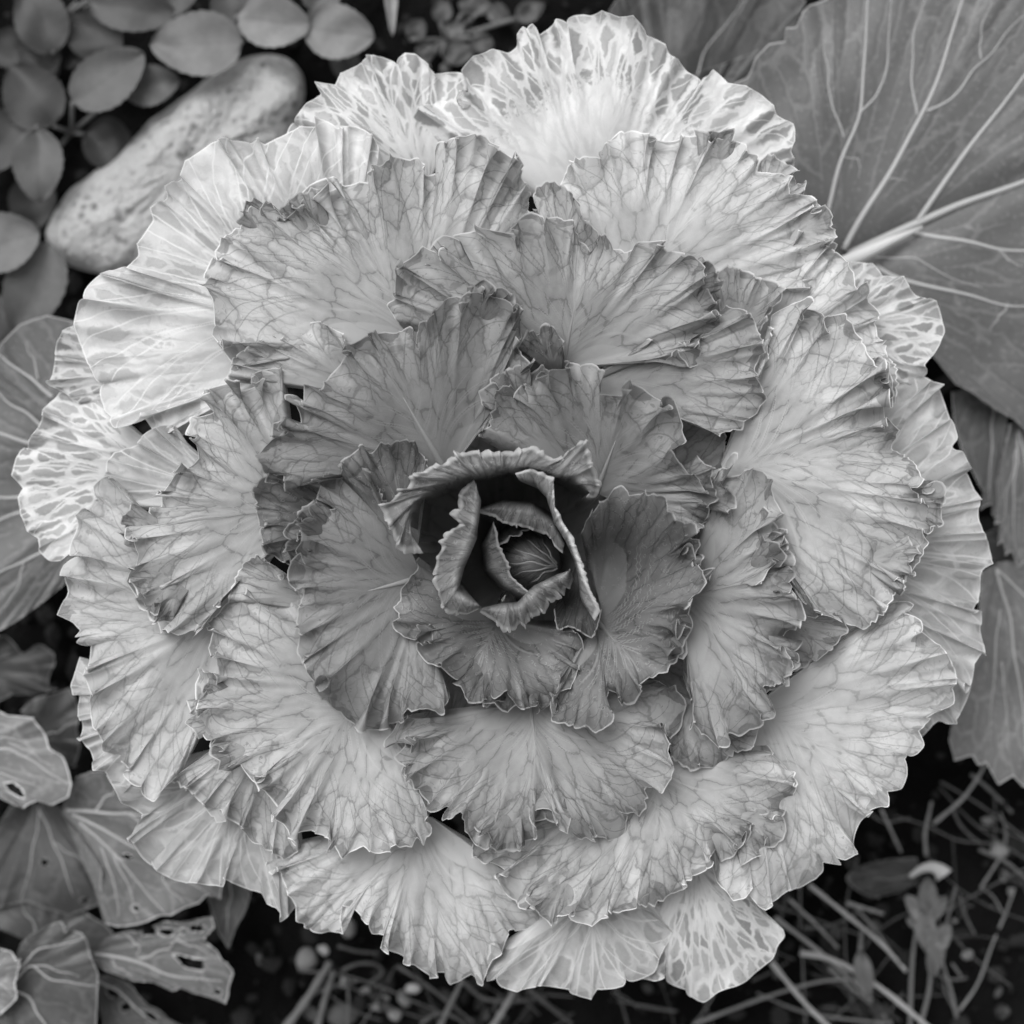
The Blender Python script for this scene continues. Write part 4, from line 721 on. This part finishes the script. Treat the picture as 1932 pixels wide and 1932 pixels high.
# ------------------------------------------------------------------ water drop, water in the heart, an aphid
def surf_at(key, x, y):
    P = SURF[key][0].reshape(-1, 3); return P[np.argmin((P[:, 0] - x) ** 2 + (P[:, 1] - y) ** 2)]
def water_mat():
    m, N = newmat('water'); p = N.n("ShaderNodeBsdfPrincipled"); p.inputs['Transmission Weight'].default_value = 1.0; p.inputs['IOR'].default_value = 1.33; p.inputs['Roughness'].default_value = .02
    p.inputs['Base Color'].default_value = (1, 1, 1, 1); o = N.n("ShaderNodeOutputMaterial"); N.l(p.outputs[0], o.inputs[0]); return m
M['water'] = water_mat()
q = surf_at('tt', 876, 186); Vl, Fl = lump((0, 0, 0), 15 * K, 3, .8, .05, 3); o = mesh_obj('water_drop', Vl, Fl, M['water']); o.location = tuple(unproj(np.array([q[0], q[1], q[2] + 9])))
tag(o, 'round water drop resting on the brightest netted leaf', 'water drop')
Vl, Fl = lump((0, 0, 0), 30 * K, 3, .22, .15, 9); o = mesh_obj('water_pool', Vl, Fl, M['water']); o.location = tuple(unproj(np.array([955, 1148, 660.])))
tag(o, 'little pool of water caught beside the heart of the rosette', 'water')
q = surf_at('l2', 468, 1125); ap = thing('aphid', 'tiny pale insect with fine legs on a leaf edge', 'insect', tuple(unproj(np.array([q[0], q[1], q[2]]))))
M['aphid'] = plain_mat('aphid_skin', .6, .2, 200, .5, .2, .0002)
Vl, Fl = lump(unproj(np.array([q[0], q[1], q[2] + 6])), 7.5 * K, 2, .8, .12, 2); setparent(mesh_obj('body', Vl, Fl, M['aphid']), ap)
for k in range(6):
    sd = 1 if k % 2 else -1; dx = (k // 2 - 1) * 5; L = np.array([[q[0] + dx, q[1], q[2] + 5], [q[0] + dx * 1.4, q[1] + sd * 9, q[2] + 8], [q[0] + dx * 1.9, q[1] + sd * 14, q[2] + 1]])
    V, F = tube_geo(unproj(L), np.array([1, .8, .5]) * K, 5); setparent(mesh_obj('leg', V, F, M['aphid']), ap)

# ------------------------------------------------------------------ more dry litter on the bare soil
rs = np.random.RandomState(23)
spots = [(1330 + 560 * rs.rand(), 1640 + 280 * rs.rand()) for _ in range(34)] + [(620 + 700 * rs.rand(), 1860 + 70 * rs.rand()) for _ in range(22)] + [(1780 + 150 * rs.rand(), 1480 + 200 * rs.rand()) for _ in range(8)]
for k, (x, y) in enumerate(spots):
    a = rs.normal(.75, .7); L = 30 + 110 * rs.rand() ** 1.5; r = 1.3 + 2.6 * rs.rand() ** 2; t = .35 + .6 * rs.rand(); bnd = rs.uniform(-.25, .25) * L
    d_ = np.array([math.cos(a), math.sin(a)]); n_ = np.array([-d_[1], d_[0]]); c_ = np.array([x, y])
    straw([tuple(c_ - d_ * L), tuple(c_ - d_ * L * .3 + n_ * bnd), tuple(c_ + d_ * L * .4 + n_ * bnd * .8), tuple(c_ + d_ * L)], r, (12 + 30 * rs.rand(), 12 + 40 * rs.rand()), t, *stem_label(r, t))
for k in range(26):
    x, y = (1350 + 560 * rs.rand(), 1620 + 300 * rs.rand()) if k % 3 else (560 + 700 * rs.rand(), 1850 + 75 * rs.rand())
    lt = thing('leaf_scrap', 'small shrivelled scrap of dead leaf among the dry stems' if k % 3 else 'small shrivelled scrap of dead leaf below the frilled lower rim', 'leaf scrap', tuple(unproj(np.array([x, y, 0.]))), 'leaf scraps among dry stems' if k % 3 else 'leaf scraps below the lower rim')
    oval(lt, x, y, 22 + 40 * rs.rand(), 10 + 18 * rs.rand(), 360 * rs.rand(), 16 + 14 * rs.rand(), .25 + .5 * rs.rand(), cup_=.45, droop=.3, ser=.12)
